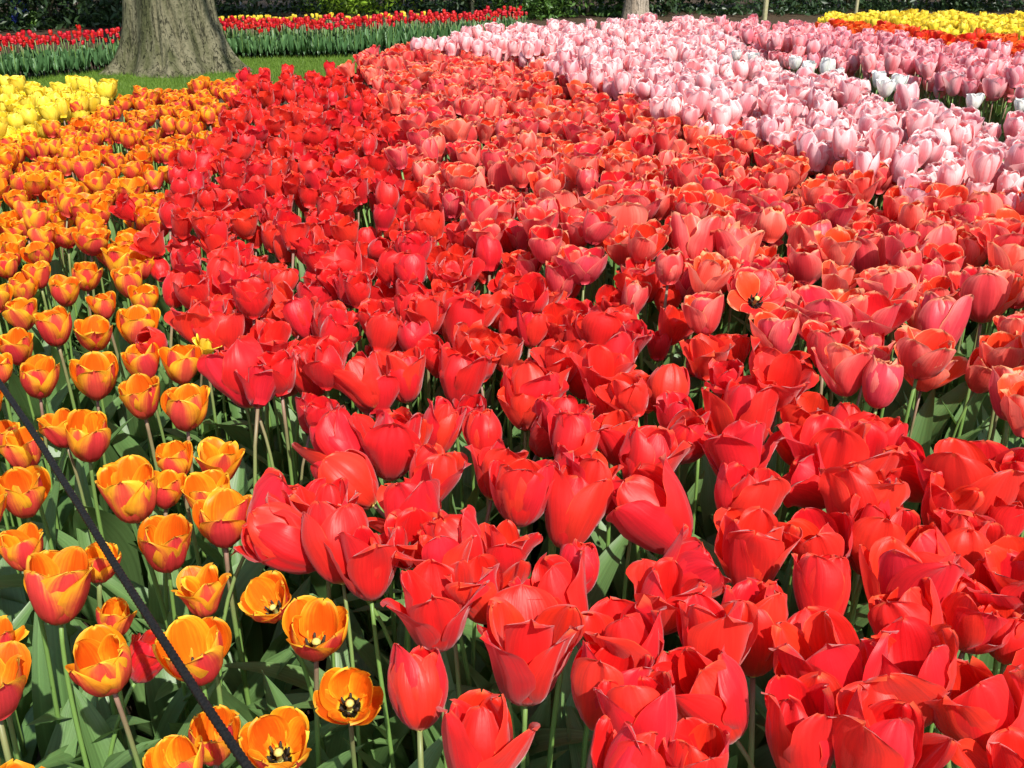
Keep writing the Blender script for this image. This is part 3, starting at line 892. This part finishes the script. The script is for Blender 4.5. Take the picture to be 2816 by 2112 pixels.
def mass(kind, rows, name, label):
    """The rest of a bed, past the ones built singly, as one object."""
    mid, far, whole, mats = var_meshes(kind)
    Vs, Qs, Ts, UVs, mqs, mts, rs = [], [], [], [], [], [], []
    off = 0
    rng = np.random.default_rng(5)
    for x, y, rot, sc, k in rows:
        g = far[k % len(far)]
        c, s = math.cos(rot), math.sin(rot)
        V = g.V * sc
        V = np.stack([V[:, 0] * c - V[:, 1] * s + x, V[:, 0] * s + V[:, 1] * c + y, V[:, 2]], 1)
        Vs.append(V); Qs.append(g.Q + off); Ts.append(g.T + off); UVs.append(g.UV); mqs.append(g.mq); mts.append(g.mt)
        rs.append(np.full(len(V), rng.uniform()))
        off += len(V)
    G = Geo(np.concatenate(Vs), np.concatenate(Qs), np.concatenate(Ts), np.concatenate(UVs), np.concatenate(mqs), np.concatenate(mts))
    o = link(name, mesh_of(name, G, mats, np.concatenate(rs)))
    tag(o, label, 'tulips', None, 'stuff')
    return o


FILL = []           # (kind, x, y, depth, in frame, px)
# places where the photo looks down between the flowers to leaves
GAPS = [[(1960, 880), (1975, 790), (2090, 775), (2140, 800), (2150, 970), (2000, 1000), (1935, 930)], [(540, 880), (700, 870), (680, 960), (700, 1060), (560, 1060), (520, 960)],
        [(1190, 1120), (1320, 1080), (1330, 1200), (1220, 1190)], [(1060, 1560), (1240, 1540), (1400, 1560), (1400, 1640), (1240, 1660), (1120, 1660)]]
hero_xy = np.array([h[2][:2] for h in HEROES])
hero_kind = np.array([h[0] for h in HEROES])
for kind, poly, spc in BEDS:
    z = KIND[kind]['zc']
    # keep the near edge where the plane is still in front of the lens
    pw = [at(x, min(y, 1800), z + (0.034 if y < 700 else 0.0))[0][:2] for x, y in poly]
    rng = np.random.default_rng(hash_kind(kind) + len(FILL))
    pts = scatter(pw, spc, rng)
    pts = pts[(pts[:, 1] > 0.36)]
    xd, yd, dep = proj(np.column_stack([pts, np.full(len(pts), z)]))
    ok = np.ones(len(pts), bool)
    for i, (p, X, Yp) in enumerate(zip(pts, xd, yd)):
        d = np.hypot(*(hero_xy - p).T).min()
        lim = 0.052
        if kind == O and 540 < Yp < 1720 and -20 < X < 2230:
            lim = 9.0 if X > 0 else 0.06        # these orange tulips are all placed by hand
        elif kind == R_ and Yp > 560 and -20 < X < 2230:
            lim = 0.046 if Yp < 930 else 0.053
        elif kind == C_ and Yp > 560:
            lim = 0.058
        ok[i] = d > lim and not any(inside(gp, np.array([X]), np.array([Yp]))[0] for gp in GAPS)
    for p, X, Yp, dp in zip(pts[ok], xd[ok], yd[ok], dep[ok]):
        FILL.append((kind, p[0], p[1], dp, -15 < X < 2227 and -10 < Yp < 1690, X, Yp))

# the far border: crimson tulips in front, a line of golden ones behind
FRONT = [(-260, 215), (-60, 186), (60, 178), (200, 160), (330, 143), (470, 131), (750, 127), (900, 113), (1120, 96)]
fr = np.array([at(x, y)[0][:2] for x, y in FRONT])
back = fr + np.array([0.09, 0.58])
rng = np.random.default_rng(77)
border_poly = np.concatenate([fr, back[::-1]])
bp_ = scatter(border_poly, 0.062, rng)
for p in bp_:
    X, Yp, dp = proj(np.array([[p[0], p[1], 0.275]]))
    FILL.append(('crimson_tulip', p[0], p[1], dp[0], -15 < X[0] < 2227, X[0], Yp[0]))
back2 = fr[3:8] + np.array([0.09, 0.57])
bp2 = scatter(np.concatenate([back2, (back2 + np.array([0.02, 0.16]))[::-1]]), 0.075, rng)
for p in bp2:
    X, Yp, dp = proj(np.array([[p[0], p[1], 0.31]]))
    FILL.append(('golden_tulip', p[0], p[1], dp[0], -15 < X[0] < 2227, X[0], Yp[0]))

# ------------------------------------------------------------------ singles, masses and labels
ANCH = [h for h in HEROES if h[5]]
used = {}


def uniq(lbl):
    n = used.get(lbl, 0)
    used[lbl] = n + 1
    return n


ORD = ['', 'second ', 'third ', 'fourth ', 'fifth ', 'sixth ', 'seventh ', 'eighth ', 'ninth ', 'tenth ', 'eleventh ', 'twelfth ']
ALIAS = {
    'big yellow-edged': 'big orange tulip against the cord', 'small orange tulip half': 'orange tulip hidden by the cord', 'orange tulip beside the deep': 'orange tulip beside the bent red',
    'orange tulip with two outer': 'orange tulip with two flaring petals', 'large orange tulip left': 'large orange tulip over bare soil', 'large orange tulip crossed': 'orange tulip crossed by the cord',
    'tilted orange': 'tilted black-hearted orange tulip', 'large orange tulip bordering': 'largest orange tulip bordering the reds', 'orange tulip facing': 'black-hearted orange tulip facing out',
    'orange tulip directly': 'orange tulip directly under the cord', 'wide orange': 'dark-hearted orange tulip cut off below', 'orange tulip with curled': 'curled orange tulip at left edge',
    'front one of a pair': 'paired orange tulips beside the cord', 'yellowest': 'yellowest orange tulip', 'orange tulip overlapping': 'overlapping orange pair past the cord', 'orange tulip with spreading': 'spreading orange tulip above broad leaves',
    'big red tulip bent': 'big bent red on pinkish stem', 'red tulip bent flat': 'red bent flat beside the oranges', 'red tulip with three': 'red with three long pointed petals', 'round dark red': 'round dark red cup',
    'red tulip turning': 'red turning its broad lit back', 'smooth closed': 'smooth closed egg-shaped red', 'glossy red': 'glossy red leaning left', 'red tulip with a yellow-rimmed': 'red with yellow-rimmed shield petal',
    'red tulip nodding': 'red nodding on curved pale stem', 'red tulip leaning left, its': 'left-leaning red with raised petal tip', 'flared red': 'flared red with yellow-streaked tips', 'very large flared': 'very large flared red',
    'pinkish shiny': 'pinkish shiny red lying back', 'closed red': 'closed red beside the orange', 'red tulip cup': 'red cup cut off below', 'big red tulip leaning': 'big left-leaning red with pink stem',
    'barrel': 'barrel-shaped red', 'huge red tulip goblet': 'huge red goblet', 'huge red tulip with one': 'huge red with wing-like petal', 'huge red tulip with ragged': 'huge ragged red in the corner',
    'flat opened': 'flat opened red by the corals', 'very broad red': 'very broad red by shaded leaves', 'double-looking': 'double-looking red at right edge', 'small red': 'small red low among oranges',
    'coral tulip with one': 'coral with one tall standing petal', 'closed rounded': 'closed rounded coral', 'single rosy': 'single rosy coral over shaded leaves', 'broad coral bowl': 'broad coral bowl with pale rim', 'pale-edged': 'pale-edged coral by the reds',
    'tall coral': 'tall coral cut by right edge', 'small gaping': 'gaping coral with black star', 'open coral': 'open coral dotted with yellow pollen', 'broad coral tulip': 'broad coral with orange-edged petals',
    'wide flared pale': 'wide flared pink by the gap', 'pale pink tulip standing': 'pink standing beside the corals', 'deep rose': 'deep rose tulip',
    'white tulip farthest': 'farthest white tulip', 'white tulip at the far end': 'second farthest white tulip', 'small white': 'small sunk white tulip', 'white tulip beside': 'white tulip left of the cluster', 'tall white': 'tall white tulip of the cluster',
    'white tulip leaning': 'white tulip leaning in the cluster', 'tallest white': 'tallest white tulip', 'broad white': 'broad white tulip', 'white tulip with ragged': 'ragged white tulip', 'lone white': 'lone white tulip', 'white tulip cut': 'white tulip at right edge',
    'stray yellow': 'stray yellow and red petals',
}
for h in ANCH:
    h[4]['label'] = h[5]
    used[h[5]] = 1
    SHORT = None


def alias(note):
    best = max((k for k in ALIAS if note.startswith(k)), key=len)
    return ALIAS[best]


def describe(kind, c, style, lean, most=4):
    """A label from the tulip's look and where it stands from the nearest tulip that has a description of its own; None past MOST alike."""
    best, bd = None, 1e9
    for h in ANCH:
        d = math.hypot(h[2][0] - c[0], (h[2][1] - c[1]) * 0.8)
        if d < bd:
            best, bd = h, d
    dx, dy = c[0] - best[2][0], c[1] - best[2][1]
    rel = ('right of' if dx > 0 else 'left of') if abs(dx) > abs(dy) * 0.8 else ('behind' if dy > 0 else 'in front of')
    ln = ', leaning left,' if lean < -9 else ', leaning right,' if lean > 9 else ''
    base = f"{LOOK[style]} {WORD[kind]} tulip{ln} {rel} the {alias(best[5])}"
    if len(base.replace('-', ' ').split()) > 15:
        base = base.replace(ln, '') if ln else base
    n = uniq(base)
    if n > most:
        return None
    return f"{ORD[n]}{base}"


for h in sorted([h for h in HEROES if not h[5]], key=lambda h: h[2][1]):
    h[4]['label'] = describe(h[0], h[2], h[3], h[6], 11)
GRP = {'orange_tulip': 'orange tulips in their bed', 'red_tulip': 'red tulips in their bed', 'coral_tulip': 'coral tulips in their bed', 'pink_tulip': 'pale pink tulips in their bed',
       'rose_tulip': 'rose pink tulips past the gap', 'yellow_tulip': 'yellow tulips', 'white_tulip': 'white tulips among the pinks', 'crimson_tulip': 'crimson tulips of the far border', 'golden_tulip': 'golden tulips behind the crimson border', 'scarlet_tulip': 'scarlet tulips before the far yellow ones'}
for h in HEROES:
    h[4]['group'] = GRP[h[0]]
SHARED = {
    'orange_tulip': 'orange tulip with yellow-edged petals among the closely packed ones towards the big trunk',
    'red_tulip': 'red tulip among the closely packed ones between the orange and coral beds',
    'coral_tulip': 'coral tulip with pale rim among the closely packed ones before the pinks',
    'pink_tulip': 'pale pink tulip with whitish petal edges among the many before the gap',
    'rose_tulip': 'rose pink tulip in the far bed past the leafy gap',
    'crimson_tulip': 'crimson tulip over dense leaves in the far border past the lawn',
    'golden_tulip': 'small golden tulip peeping over the back of the crimson border',
    'scarlet_tulip': 'scarlet tulip in the strip between the rose pink and far yellow tulips',
}
rngp = np.random.default_rng(3)
rest = {}
FILL.sort(key=lambda f: f[3])
n_near = {k: 0 for k in KIND}
for kind, x, y, dep, vis, X, Yp in FILL:
    rot, sc, k = rngp.uniform(0, 6.28), rngp.uniform(0.93, 1.07), int(rngp.integers(0, 10000))
    if kind == 'crimson_tulip':
        sc *= rngp.uniform(0.86, 1.12)
    if kind in (R_, C_) and vis and Yp > 930:
        build_hero(kind, X, Yp, rngp.uniform(0.060, 0.072) * F / dep / K, rngp.normal(-3, 23), rngp.normal(0, 5), KIND[kind]['styles'][k % len(KIND[kind]['styles'])], None)
        h = HEROES[-1]
        h[4]['group'] = GRP[kind]
        h[4]['label'] = describe(kind, h[2], h[3], h[6], 11)
        continue
    if vis and COUNT[kind] < LIMIT:
        px = KIND[kind]['s'][1] * F / dep / 2.75          # width in the final picture
        o, style, tilt = place(kind, x, y, rot, sc, k, px < 15)
        COUNT[kind] += 1
        n_near[kind] += 1
        o['group'] = GRP[kind]
        lean = math.degrees(tilt) * math.cos(rot)
        if kind == Y_:
            o['label'] = ('yellow tulip in the far bed before the dark hedge' if x > 0.5 else 'yellow tulip in the small bed beside the big trunk')
            o['group'] = 'yellow tulips ' + ('before the hedge' if x > 0.5 else 'beside the trunk')
        elif n_near[kind] <= 130 and kind in (O, R_, C_, P_) and Yp > 250:
            o['label'] = describe(kind, (x, y), style, lean) or SHARED[kind]
        else:
            o['label'] = SHARED[kind]
            if kind == 'crimson_tulip':
                o['label'] += ', left of the trunk' if X < 300 else ', right of the trunk'
                o['group'] += ' left of the trunk' if X < 300 else ' right of the trunk'
    else:
        rest.setdefault(kind, []).append((x, y, rot, sc, k))
for kind, rows in rest.items():
    w = WORD[kind]
    mass(kind, rows, kind + '_flowers', f"mass of {w} tulips farther back in their bed, too many to count")
print('tulips', COUNT, {k: len(v) for k, v in rest.items()})

# ------------------------------------------------------------------ ground, lawn
def sheet(name, pts, z, mat, nx=1):
    me = bpy.data.meshes.new(name)
    me.from_pydata([(x, y, z) for x, y in pts], [], [list(range(len(pts)))])
    me.materials.append(mat)
    o = link(name, me)
    o['kind'] = 'structure'
    return o


def soil():
    xs = np.concatenate([[-80, -20, -6], np.linspace(-3, 3, 121), [6, 20, 80]])
    ys = np.concatenate([[-20, -2], np.linspace(0.2, 5, 97), [7, 12, 30, 120]])
    Xg, Yg = np.meshgrid(xs, ys)
    r = np.random.default_rng(9)
    Z = r.normal(0, 0.006, Xg.shape) + 0.012 * np.sin(Xg * 7 + np.sin(Yg * 5) * 2) * np.sin(Yg * 6)
    Z[(np.abs(Xg) > 2.9) | (Yg > 4.9) | (Yg < 0.25)] = 0
    Z = np.minimum(Z, 0.02) - 0.008
    g = grid(np.stack([Xg, Yg, Z], -1), np.zeros(len(xs)), np.zeros((len(ys), 1)))
    o = link('ground', mesh_of('ground', g, [M['soil']]))
    o['kind'] = 'structure'


soil()
LAWN = [(-400, 240), (0, 215), (250, 215), (330, 212), (520, 200), (700, 178), (800, 150), (1000, 118), (1150, 98), (1150, 92), (900, 110), (750, 124), (470, 128), (330, 140), (200, 157), (60, 174), (-60, 182), (-400, 225)]
lawn_w = np.array([at(x, y)[0][:2] for x, y in LAWN])
sheet('lawn', lawn_w, 0.006, M['lawn'])
outer = [at(-400, 240)[0][:2], at(-430, 420)[0][:2], at(-520, 800)[0][:2], (-1.9, 0.6), (-2.6, -3.0), (-30, -3.0), (-30, 14), (-9, 14), (-7.2, 9.2), at(-400, 225)[0][:2]]
sheet('lawn', outer, 0.006, M['lawn'])


def grass():
    rng = np.random.default_rng(21)
    pts = scatter(lawn_w, 0.016, rng, 0.9)
    n = len(pts)
    a = rng.uniform(0, 6.28, n)
    hgt = rng.uniform(0.018, 0.045, n)
    w = rng.uniform(0.0015, 0.003, n)
    ln = rng.normal(0, 0.012, (n, 2))
    ca, sa = np.cos(a) * w, np.sin(a) * w
    z0 = np.full(n, 0.004)
    p0 = np.stack([pts[:, 0] - ca, pts[:, 1] - sa, z0], 1)
    p1 = np.stack([pts[:, 0] + ca, pts[:, 1] + sa, z0], 1)
    p2 = np.stack([pts[:, 0] + ln[:, 0], pts[:, 1] + ln[:, 1], hgt], 1)
    V = np.stack([p0, p1, p2], 1).reshape(-1, 3)
    T = np.arange(3 * n).reshape(-1, 3)
    UV = np.tile(np.array([[0, 0], [1, 0], [0.5, 1]]), (n, 1))
    o = link('grass', mesh_of('grass', Geo(V, None, T, UV), [M['grass']], np.repeat(rng.uniform(0, 1, n), 3)))
    tag(o, 'short mown grass round the big trunk', 'grass', None, 'stuff')
    return n


M['grass'] = leaf_mat('grass blade', (0.065, 0.13, 0.015), (0.15, 0.24, 0.03), 0.3, 0.5, 0.2)
print('grass', grass())


# ------------------------------------------------------------------ trees, shrubs, poles
def leaf_cloud(rng, n, centre, rad, size, clump=0.35, flat=0.0, hollow=0.55):
    """n small folded leaves spread through a lumpy ellipsoid."""
    k = max(6, int(n / 120))
    d = rng.normal(0, 1, (k, 3)); d /= np.linalg.norm(d, axis=1)[:, None]
    cc = d * rng.uniform(hollow, 1.0, (k, 1)) ** 0.6
    own = rng.integers(0, k, n)
    p = cc[own] + rng.normal(0, clump * 0.5, (n, 3))
    p = np.asarray(centre) + p * np.asarray(rad)
    p[:, 2] = np.maximum(p[:, 2], 0.02)
    nrm = rng.normal(0, 1, (n, 3)) + np.array([0, -0.3, 0.7]); nrm /= np.linalg.norm(nrm, axis=1)[:, None]
    t = np.cross(nrm, rng.normal(0, 1, (n, 3))); t /= np.linalg.norm(t, axis=1)[:, None]
    b = np.cross(nrm, t)
    s = size * rng.uniform(0.6, 1.3, (n, 1))
    V = np.stack([p - t * s, p + b * s * 0.42 - t * s * 0.1 + nrm * s * 0.15, p + t * s, p - b * s * 0.42 - t * s * 0.1 + nrm * s * 0.15], 1).reshape(-1, 3)
    i = np.arange(n) * 4
    T = np.concatenate([np.stack([i, i + 2, i + 1], 1), np.stack([i, i + 3, i + 2], 1)])
    UV = np.tile(np.array([[0.5, 0], [1, 0.5], [0.5, 1], [0, 0.5]]), (n, 1))
    return Geo(V, None, T, UV), np.repeat(rng.uniform(0, 1, k)[own] * 0.6 + rng.uniform(0, 0.4, n), 4)


def shrub(name, xd, yd, w, h, mat, label, n=2600, size=0.035, seed=0, dist=None, group='shrubs behind the flower beds'):
    rng = np.random.default_rng(seed + int(xd) + 5000)
    p, _ = at(xd, yd)
    e = link(name, None)
    e.location = (p[0], p[1] + w * 0.35, 0)
    g, r = leaf_cloud(rng, n, (0, 0, h * 0.36), (w * 0.5, w * 0.42, h * 0.5), size)
    link('foliage', mesh_of('foliage', g, [M[mat]], r), e)
    st = []
    for k in range(7):
        a = rng.uniform(0, 6.28)
        top = np.array([math.cos(a) * w * 0.32, math.sin(a) * w * 0.28, h * rng.uniform(0.55, 0.8)])
        st.append(tube(bez(np.zeros(3), np.array([0, 0, h * 0.25]), top * 0.7, top, 7), np.linspace(0.022, 0.006, 7), 6))
    link('stem', mesh_of('stem', weld(join(st)), [M['beech_bark']]), e)
    tag(e, label, 'shrub', group)
    return e


SHRUBS = [
    (-330, 84, 2.4, 1.8, 'shrub_dark', 3000, 0.05, 'blackish shrub out past the left end of the border'),
    (-560, 92, 2.6, 2.0, 'shrub_dark', 3000, 0.05, 'blackish shrub far out beside the lawn'),
    # xd, yd (foot), width, height, material, leaves, leaf size, label
    (-120, 74, 2.2, 1.7, 'shrub_dark', 4800, 0.05, 'blackish evergreen shrub at the far left, cut by the edge'),
    (50, 66, 2.2, 1.8, 'shrub_dark', 4800, 0.05, 'blackish shrub behind the blue flowers'),
    (190, 56, 2.2, 1.9, 'shrub_dark', 4800, 0.05, 'blackish evergreen shrub just left of the big trunk'),
    (330, 48, 2.4, 2.0, 'shrub_dark', 4800, 0.05, 'dark shrub hidden behind the big trunk'),
    (520, 38, 2.4, 2.0, 'shrub_dark', 3200, 0.05, 'blackish shrub just right of the big trunk'),
    (705, 31, 1.9, 1.0, 'shrub_bright', 6500, 0.04, 'bright yellow-green shrub rising over the crimson border'),
    (850, 33, 2.6, 2.0, 'shrub_dark', 3600, 0.05, 'dark shrub between the bright green shrub and the slim pole'),
    (1010, 34, 2.4, 1.9, 'shrub_dark', 3600, 0.05, 'dark shrub behind the slim pole over the crimson border'),
    (1160, 42, 1.3, 1.1, 'shrub_mid', 3600, 0.04, 'leafy green shrub at the end of the crimson border'),
    (1275, 40, 1.6, 1.3, 'shrub_mid', 5200, 0.04, 'large sunlit green shrub left of the pale trunk'),
    (1345, 32, 0.9, 1.1, 'shrub_mid', 1800, 0.04, 'small green shrub pressed against the pale trunk'),
    (1460, 34, 1.8, 1.5, 'shrub_dark', 3600, 0.045, 'dark green shrub just right of the pale trunk'),
    (1570, 32, 2.0, 1.6, 'shrub_dark', 3600, 0.045, 'dark green shrub left of the thicker pole'),
    (1720, 32, 2.3, 1.6, 'shrub_dark', 3600, 0.045, 'dark hedge shrub between the two poles'),
    (1870, 27, 2.3, 1.6, 'shrub_dark', 3600, 0.045, 'dark hedge shrub behind the thinner pole and yellow tulips'),
    (2010, 27, 2.3, 1.7, 'shrub_dark', 3600, 0.045, 'dark hedge shrub over the middle of the far yellow tulips'),
    (2140, 27, 2.3, 1.7, 'shrub_dark', 3600, 0.045, 'dark hedge shrub over the right end of the yellow tulips'),
    (2290, 28, 2.4, 1.7, 'shrub_dark', 3600, 0.045, 'dark hedge shrub cut by the right edge'),
]
for i, (xd, yd, w, h, mat, n, size, label) in enumerate(SHRUBS):
    shrub('shrub', xd, yd, w, h, mat, label, n, size, i * 31)


def beech():
    rng = np.random.default_rng(4)
    base, dep = at(366, 166)
    x0, y0 = base[0] - 0.055, base[1] + 0.42
    e = link('beech_tree', None)
    e.location = (x0, y0, 0)
    th = np.linspace(0, 2 * np.pi, 289)
    z = np.concatenate([np.linspace(-0.05, 1.2, 70), np.linspace(1.3, 5.6, 24)])
    TH, Z = np.meshgrid(th, z)
    zz = np.maximum(Z, 0)
    r = 0.315 + 0.170 * np.exp(-zz / 0.20) + 0.03 * np.exp(-zz / 1.5) - 0.018 * zz
    A = 0.075 * np.exp(-zz / 0.5) + 0.016
    lob = np.cos(5 * TH + 0.9 + 0.25 * zz) + 0.55 * np.cos(8 * TH + 2.2 - 0.4 * zz) + 0.4 * np.cos(13 * TH + 0.4)
    fur = -np.exp(-((np.sin(2.5 * TH + 0.6 + 0.25 * np.sin(zz * 4))) / 0.09) ** 2) - 0.7 * np.exp(-((np.sin(3.5 * TH + 2.0 - 0.3 * zz)) / 0.07) ** 2)
    r = r * (1 + A * lob * 0.9 + 0.085 * fur * np.exp(-zz / 1.6))
    # the ivy-like root that climbs the front
    ctr = -np.pi / 2 + 0.05 + 0.10 * np.sin(zz * 6) + 0.25 * np.exp(-zz / 0.1)
    d = (TH - 2 * np.pi - ctr + np.pi) % (2 * np.pi) - np.pi
    r = r + 0.035 * np.exp(-(d / 0.085) ** 2) * np.exp(-np.maximum(zz - 0.28, 0) / 0.06) - 0.03 * np.exp(-((d - 0.2) / 0.05) ** 2) * np.exp(-np.maximum(zz - 0.5, 0) / 0.2)
    root = np.exp(-zz / 0.07)
    r = r + 0.10 * root * np.clip(lob, 0, 2) * 0.5
    P = np.stack([r * np.cos(TH), r * np.sin(TH), Z], -1)
    link('trunk', mesh_of('trunk', grid(P, th / 6.2832, (z / 6)[:, None]), [M['beech_bark']]), e)
    tips = []
    for (p3, rad, z0) in [((2.2, -3.6, 4.4), 0.07, 2.4), ((-2.6, -1.8, 5.6), 0.09, 3.2), ((3.0, 1.2, 6.4), 0.10, 3.6), ((-2.4, 2.6, 7.0), 0.10, 4.0), ((0.6, 2.8, 7.6), 0.11, 4.6), ((0.2, -1.5, 8.6), 0.14, 5.2)]:
        p0 = np.array([0, 0, z0]); p3 = np.array(p3)
        pts = bez(p0, p0 + np.array([p3[0] * 0.3, p3[1] * 0.3, 0.5]), p3 * np.array([0.75, 0.75, 1]) - np.array([0, 0, 0.4]), p3, 16)
        pts[1:-1] += rng.normal(0, 0.05, (14, 3))
        link('limb', mesh_of('limb', tube(pts, np.linspace(rad, rad * 0.25, 16), 8), [M['beech_bark']]), e)
        tips.append(p3)
    g, r_ = leaf_cloud(rng, 5200, (0, 1.2, 7.8), (3.6, 3.0, 1.9), 0.11)  # unseen leafy crown, shaped and placed to shade the shrubs behind
    link('shade_crown', mesh_of('shade_crown', g, [M['shade_canopy']], r_), e)
    tag(e, 'massive old beech tree with fluted grey-green trunk standing on the lawn', 'tree')


beech()


def slim_tree(name, xd, yd, r, h, mat, label, cat, shade_crown=None, flare=0.3, n=12, seed=1):
    rng = np.random.default_rng(seed)
    p, _ = at(xd, yd)
    e = link(name, None)
    e.location = (p[0], p[1], 0)
    z = np.concatenate([np.linspace(-0.05, 0.8, 20), np.linspace(0.95, h, 14)])
    th = np.linspace(0, 2 * np.pi, 33)
    TH, Z = np.meshgrid(th, z)
    rr = r * (1 + flare * np.exp(-np.maximum(Z, 0) / 0.18) - 0.05 * Z) * (1 + 0.05 * np.cos(4 * TH + 1) + 0.03 * np.cos(7 * TH + Z * 2))
    wob = 0.06 * r * np.sin(Z * 3)
    P = np.stack([rr * np.cos(TH) + wob, rr * np.sin(TH), Z], -1)
    link('trunk', mesh_of('trunk', grid(P, th / 6.2832, (z / h)[:, None]), [mat]), e)
    if shade_crown:  # out-of-frame foliage added to block the sun from the background
        g, r_ = leaf_cloud(rng, shade_crown[3], (shade_crown[0], shade_crown[1], shade_crown[2]), shade_crown[4], 0.10)
        link('shade_crown', mesh_of('shade_crown', g, [M['shade_canopy']], r_), e)
        for k in range(5):
            a = rng.uniform(0, 6.28)
            top = np.array([shade_crown[0] + math.cos(a) * shade_crown[4][0] * 0.5, shade_crown[1] + math.sin(a) * shade_crown[4][1] * 0.5, shade_crown[2] + rng.uniform(-0.4, 0.6)])
            link('limb', mesh_of('limb', tube(bez(np.array([0, 0, h * 0.8]), np.array([0, 0, h]), top * 0.8 + np.array([0, 0, 0.6]), top, 8), np.linspace(r * 0.35, 0.02, 8), 7), [mat]), e)
    tag(e, label, cat)


slim_tree('pale_tree', 1372, 42, 0.13, 4.2, M['pale_bark'], 'tree with pale brown trunk rising behind the pink tulips', 'tree', (0.2, 0.4, 6.2, 4200, (2.8, 2.4, 1.5)), 0.35)  # trunk in view; its unseen crown is added to cast shade
slim_tree('shade_tree', 2450, 20, 0.14, 4.2, M['pale_bark'], 'unseen tree added beyond the right end of the hedge for shade', 'tree', (-1.4, -0.2, 6.4, 5000, (3.4, 2.4, 1.5)), 0.35, seed=5)  # unseen tree, added so that its foliage shades the hedge
slim_tree('wooden_pole', 1021, 34, 0.021, 1.9, M['pole'], 'slim pale pole rising over the crimson border', 'pole', None, 0.0)
slim_tree('wooden_pole', 1651, 42, 0.030, 2.0, M['pole'], 'thicker olive pole behind the pink tulips', 'pole', None, 0.0)
slim_tree('wooden_pole', 1847, 40, 0.021, 2.0, M['pole'], 'thinner pale pole left of the far yellow tulips', 'pole', None, 0.0)

# blue flowers deep in the shade behind the border
p, _ = at(56, 62)
rng = np.random.default_rng(8)
g, r_ = leaf_cloud(rng, 130, (0, 0, 0.2), (0.08, 0.07, 0.16), 0.025)
e = link('blue_flower_plant', None)
e.location = (p[0], p[1] - 0.1, 0)
link('blossom', mesh_of('blossom', g, [M['blue']], r_), e)
g, r_ = leaf_cloud(rng, 200, (0, 0, 0.1), (0.16, 0.12, 0.1), 0.04)
link('foliage', mesh_of('foliage', g, [M['shrub_mid']], r_), e)
tag(e, 'clump of blue flowers in the shade among blackish shrubs', 'flowers')


# ------------------------------------------------------------------ the black cord along the bed
def cord():
    key = np.array([(-1.75, 2.55, 0.78), (-1.2, 1.85, 0.63), (-0.593, 1.076, 0.566), (-0.45, 0.893, 0.540), (-0.326, 0.727, 0.523), (-0.18, 0.53, 0.520), (-0.05, 0.36, 0.535), (0.2, 0.10, 0.60), (0.55, -0.2, 0.72)])
    t = np.arange(len(key))
    n = 1500
    tt = np.linspace(0, len(key) - 1, n)
    pts = []
    for x in tt:
        i = min(int(x), len(key) - 2)
        f = x - i
        p0, p1, p2, p3 = key[max(i - 1, 0)], key[i], key[i + 1], key[min(i + 2, len(key) - 1)]
        pts.append(0.5 * ((2 * p1) + (-p0 + p2) * f + (2 * p0 - 5 * p1 + 4 * p2 - p3) * f * f + (-p0 + 3 * p1 - 3 * p2 + p3) * f ** 3))
    pts = np.array(pts)
    g = tube(pts, 0.0033, 16)
    L = np.concatenate([[0], np.cumsum(np.linalg.norm(np.diff(pts, axis=0), axis=1))])
    an = np.linspace(0, 2 * np.pi, 16, endpoint=False)
    w = np.sin(3 * an[None, :] + L[:, None] * 620) * np.sin(3 * an[None, :] - L[:, None] * 620)
    ring = g.V[:n * 16].reshape(n, 16, 3)
    ring = pts[:, None] + (ring - pts[:, None]) * (1 + 0.17 * w[:, :, None])
    g.V[:n * 16] = ring.reshape(-1, 3)
    o = link('barrier_cord', mesh_of('barrier_cord', g, [M['rope']]))
    tag(o, 'black braided barrier cord stretched slantwise over the orange tulips', 'cord')


cord()
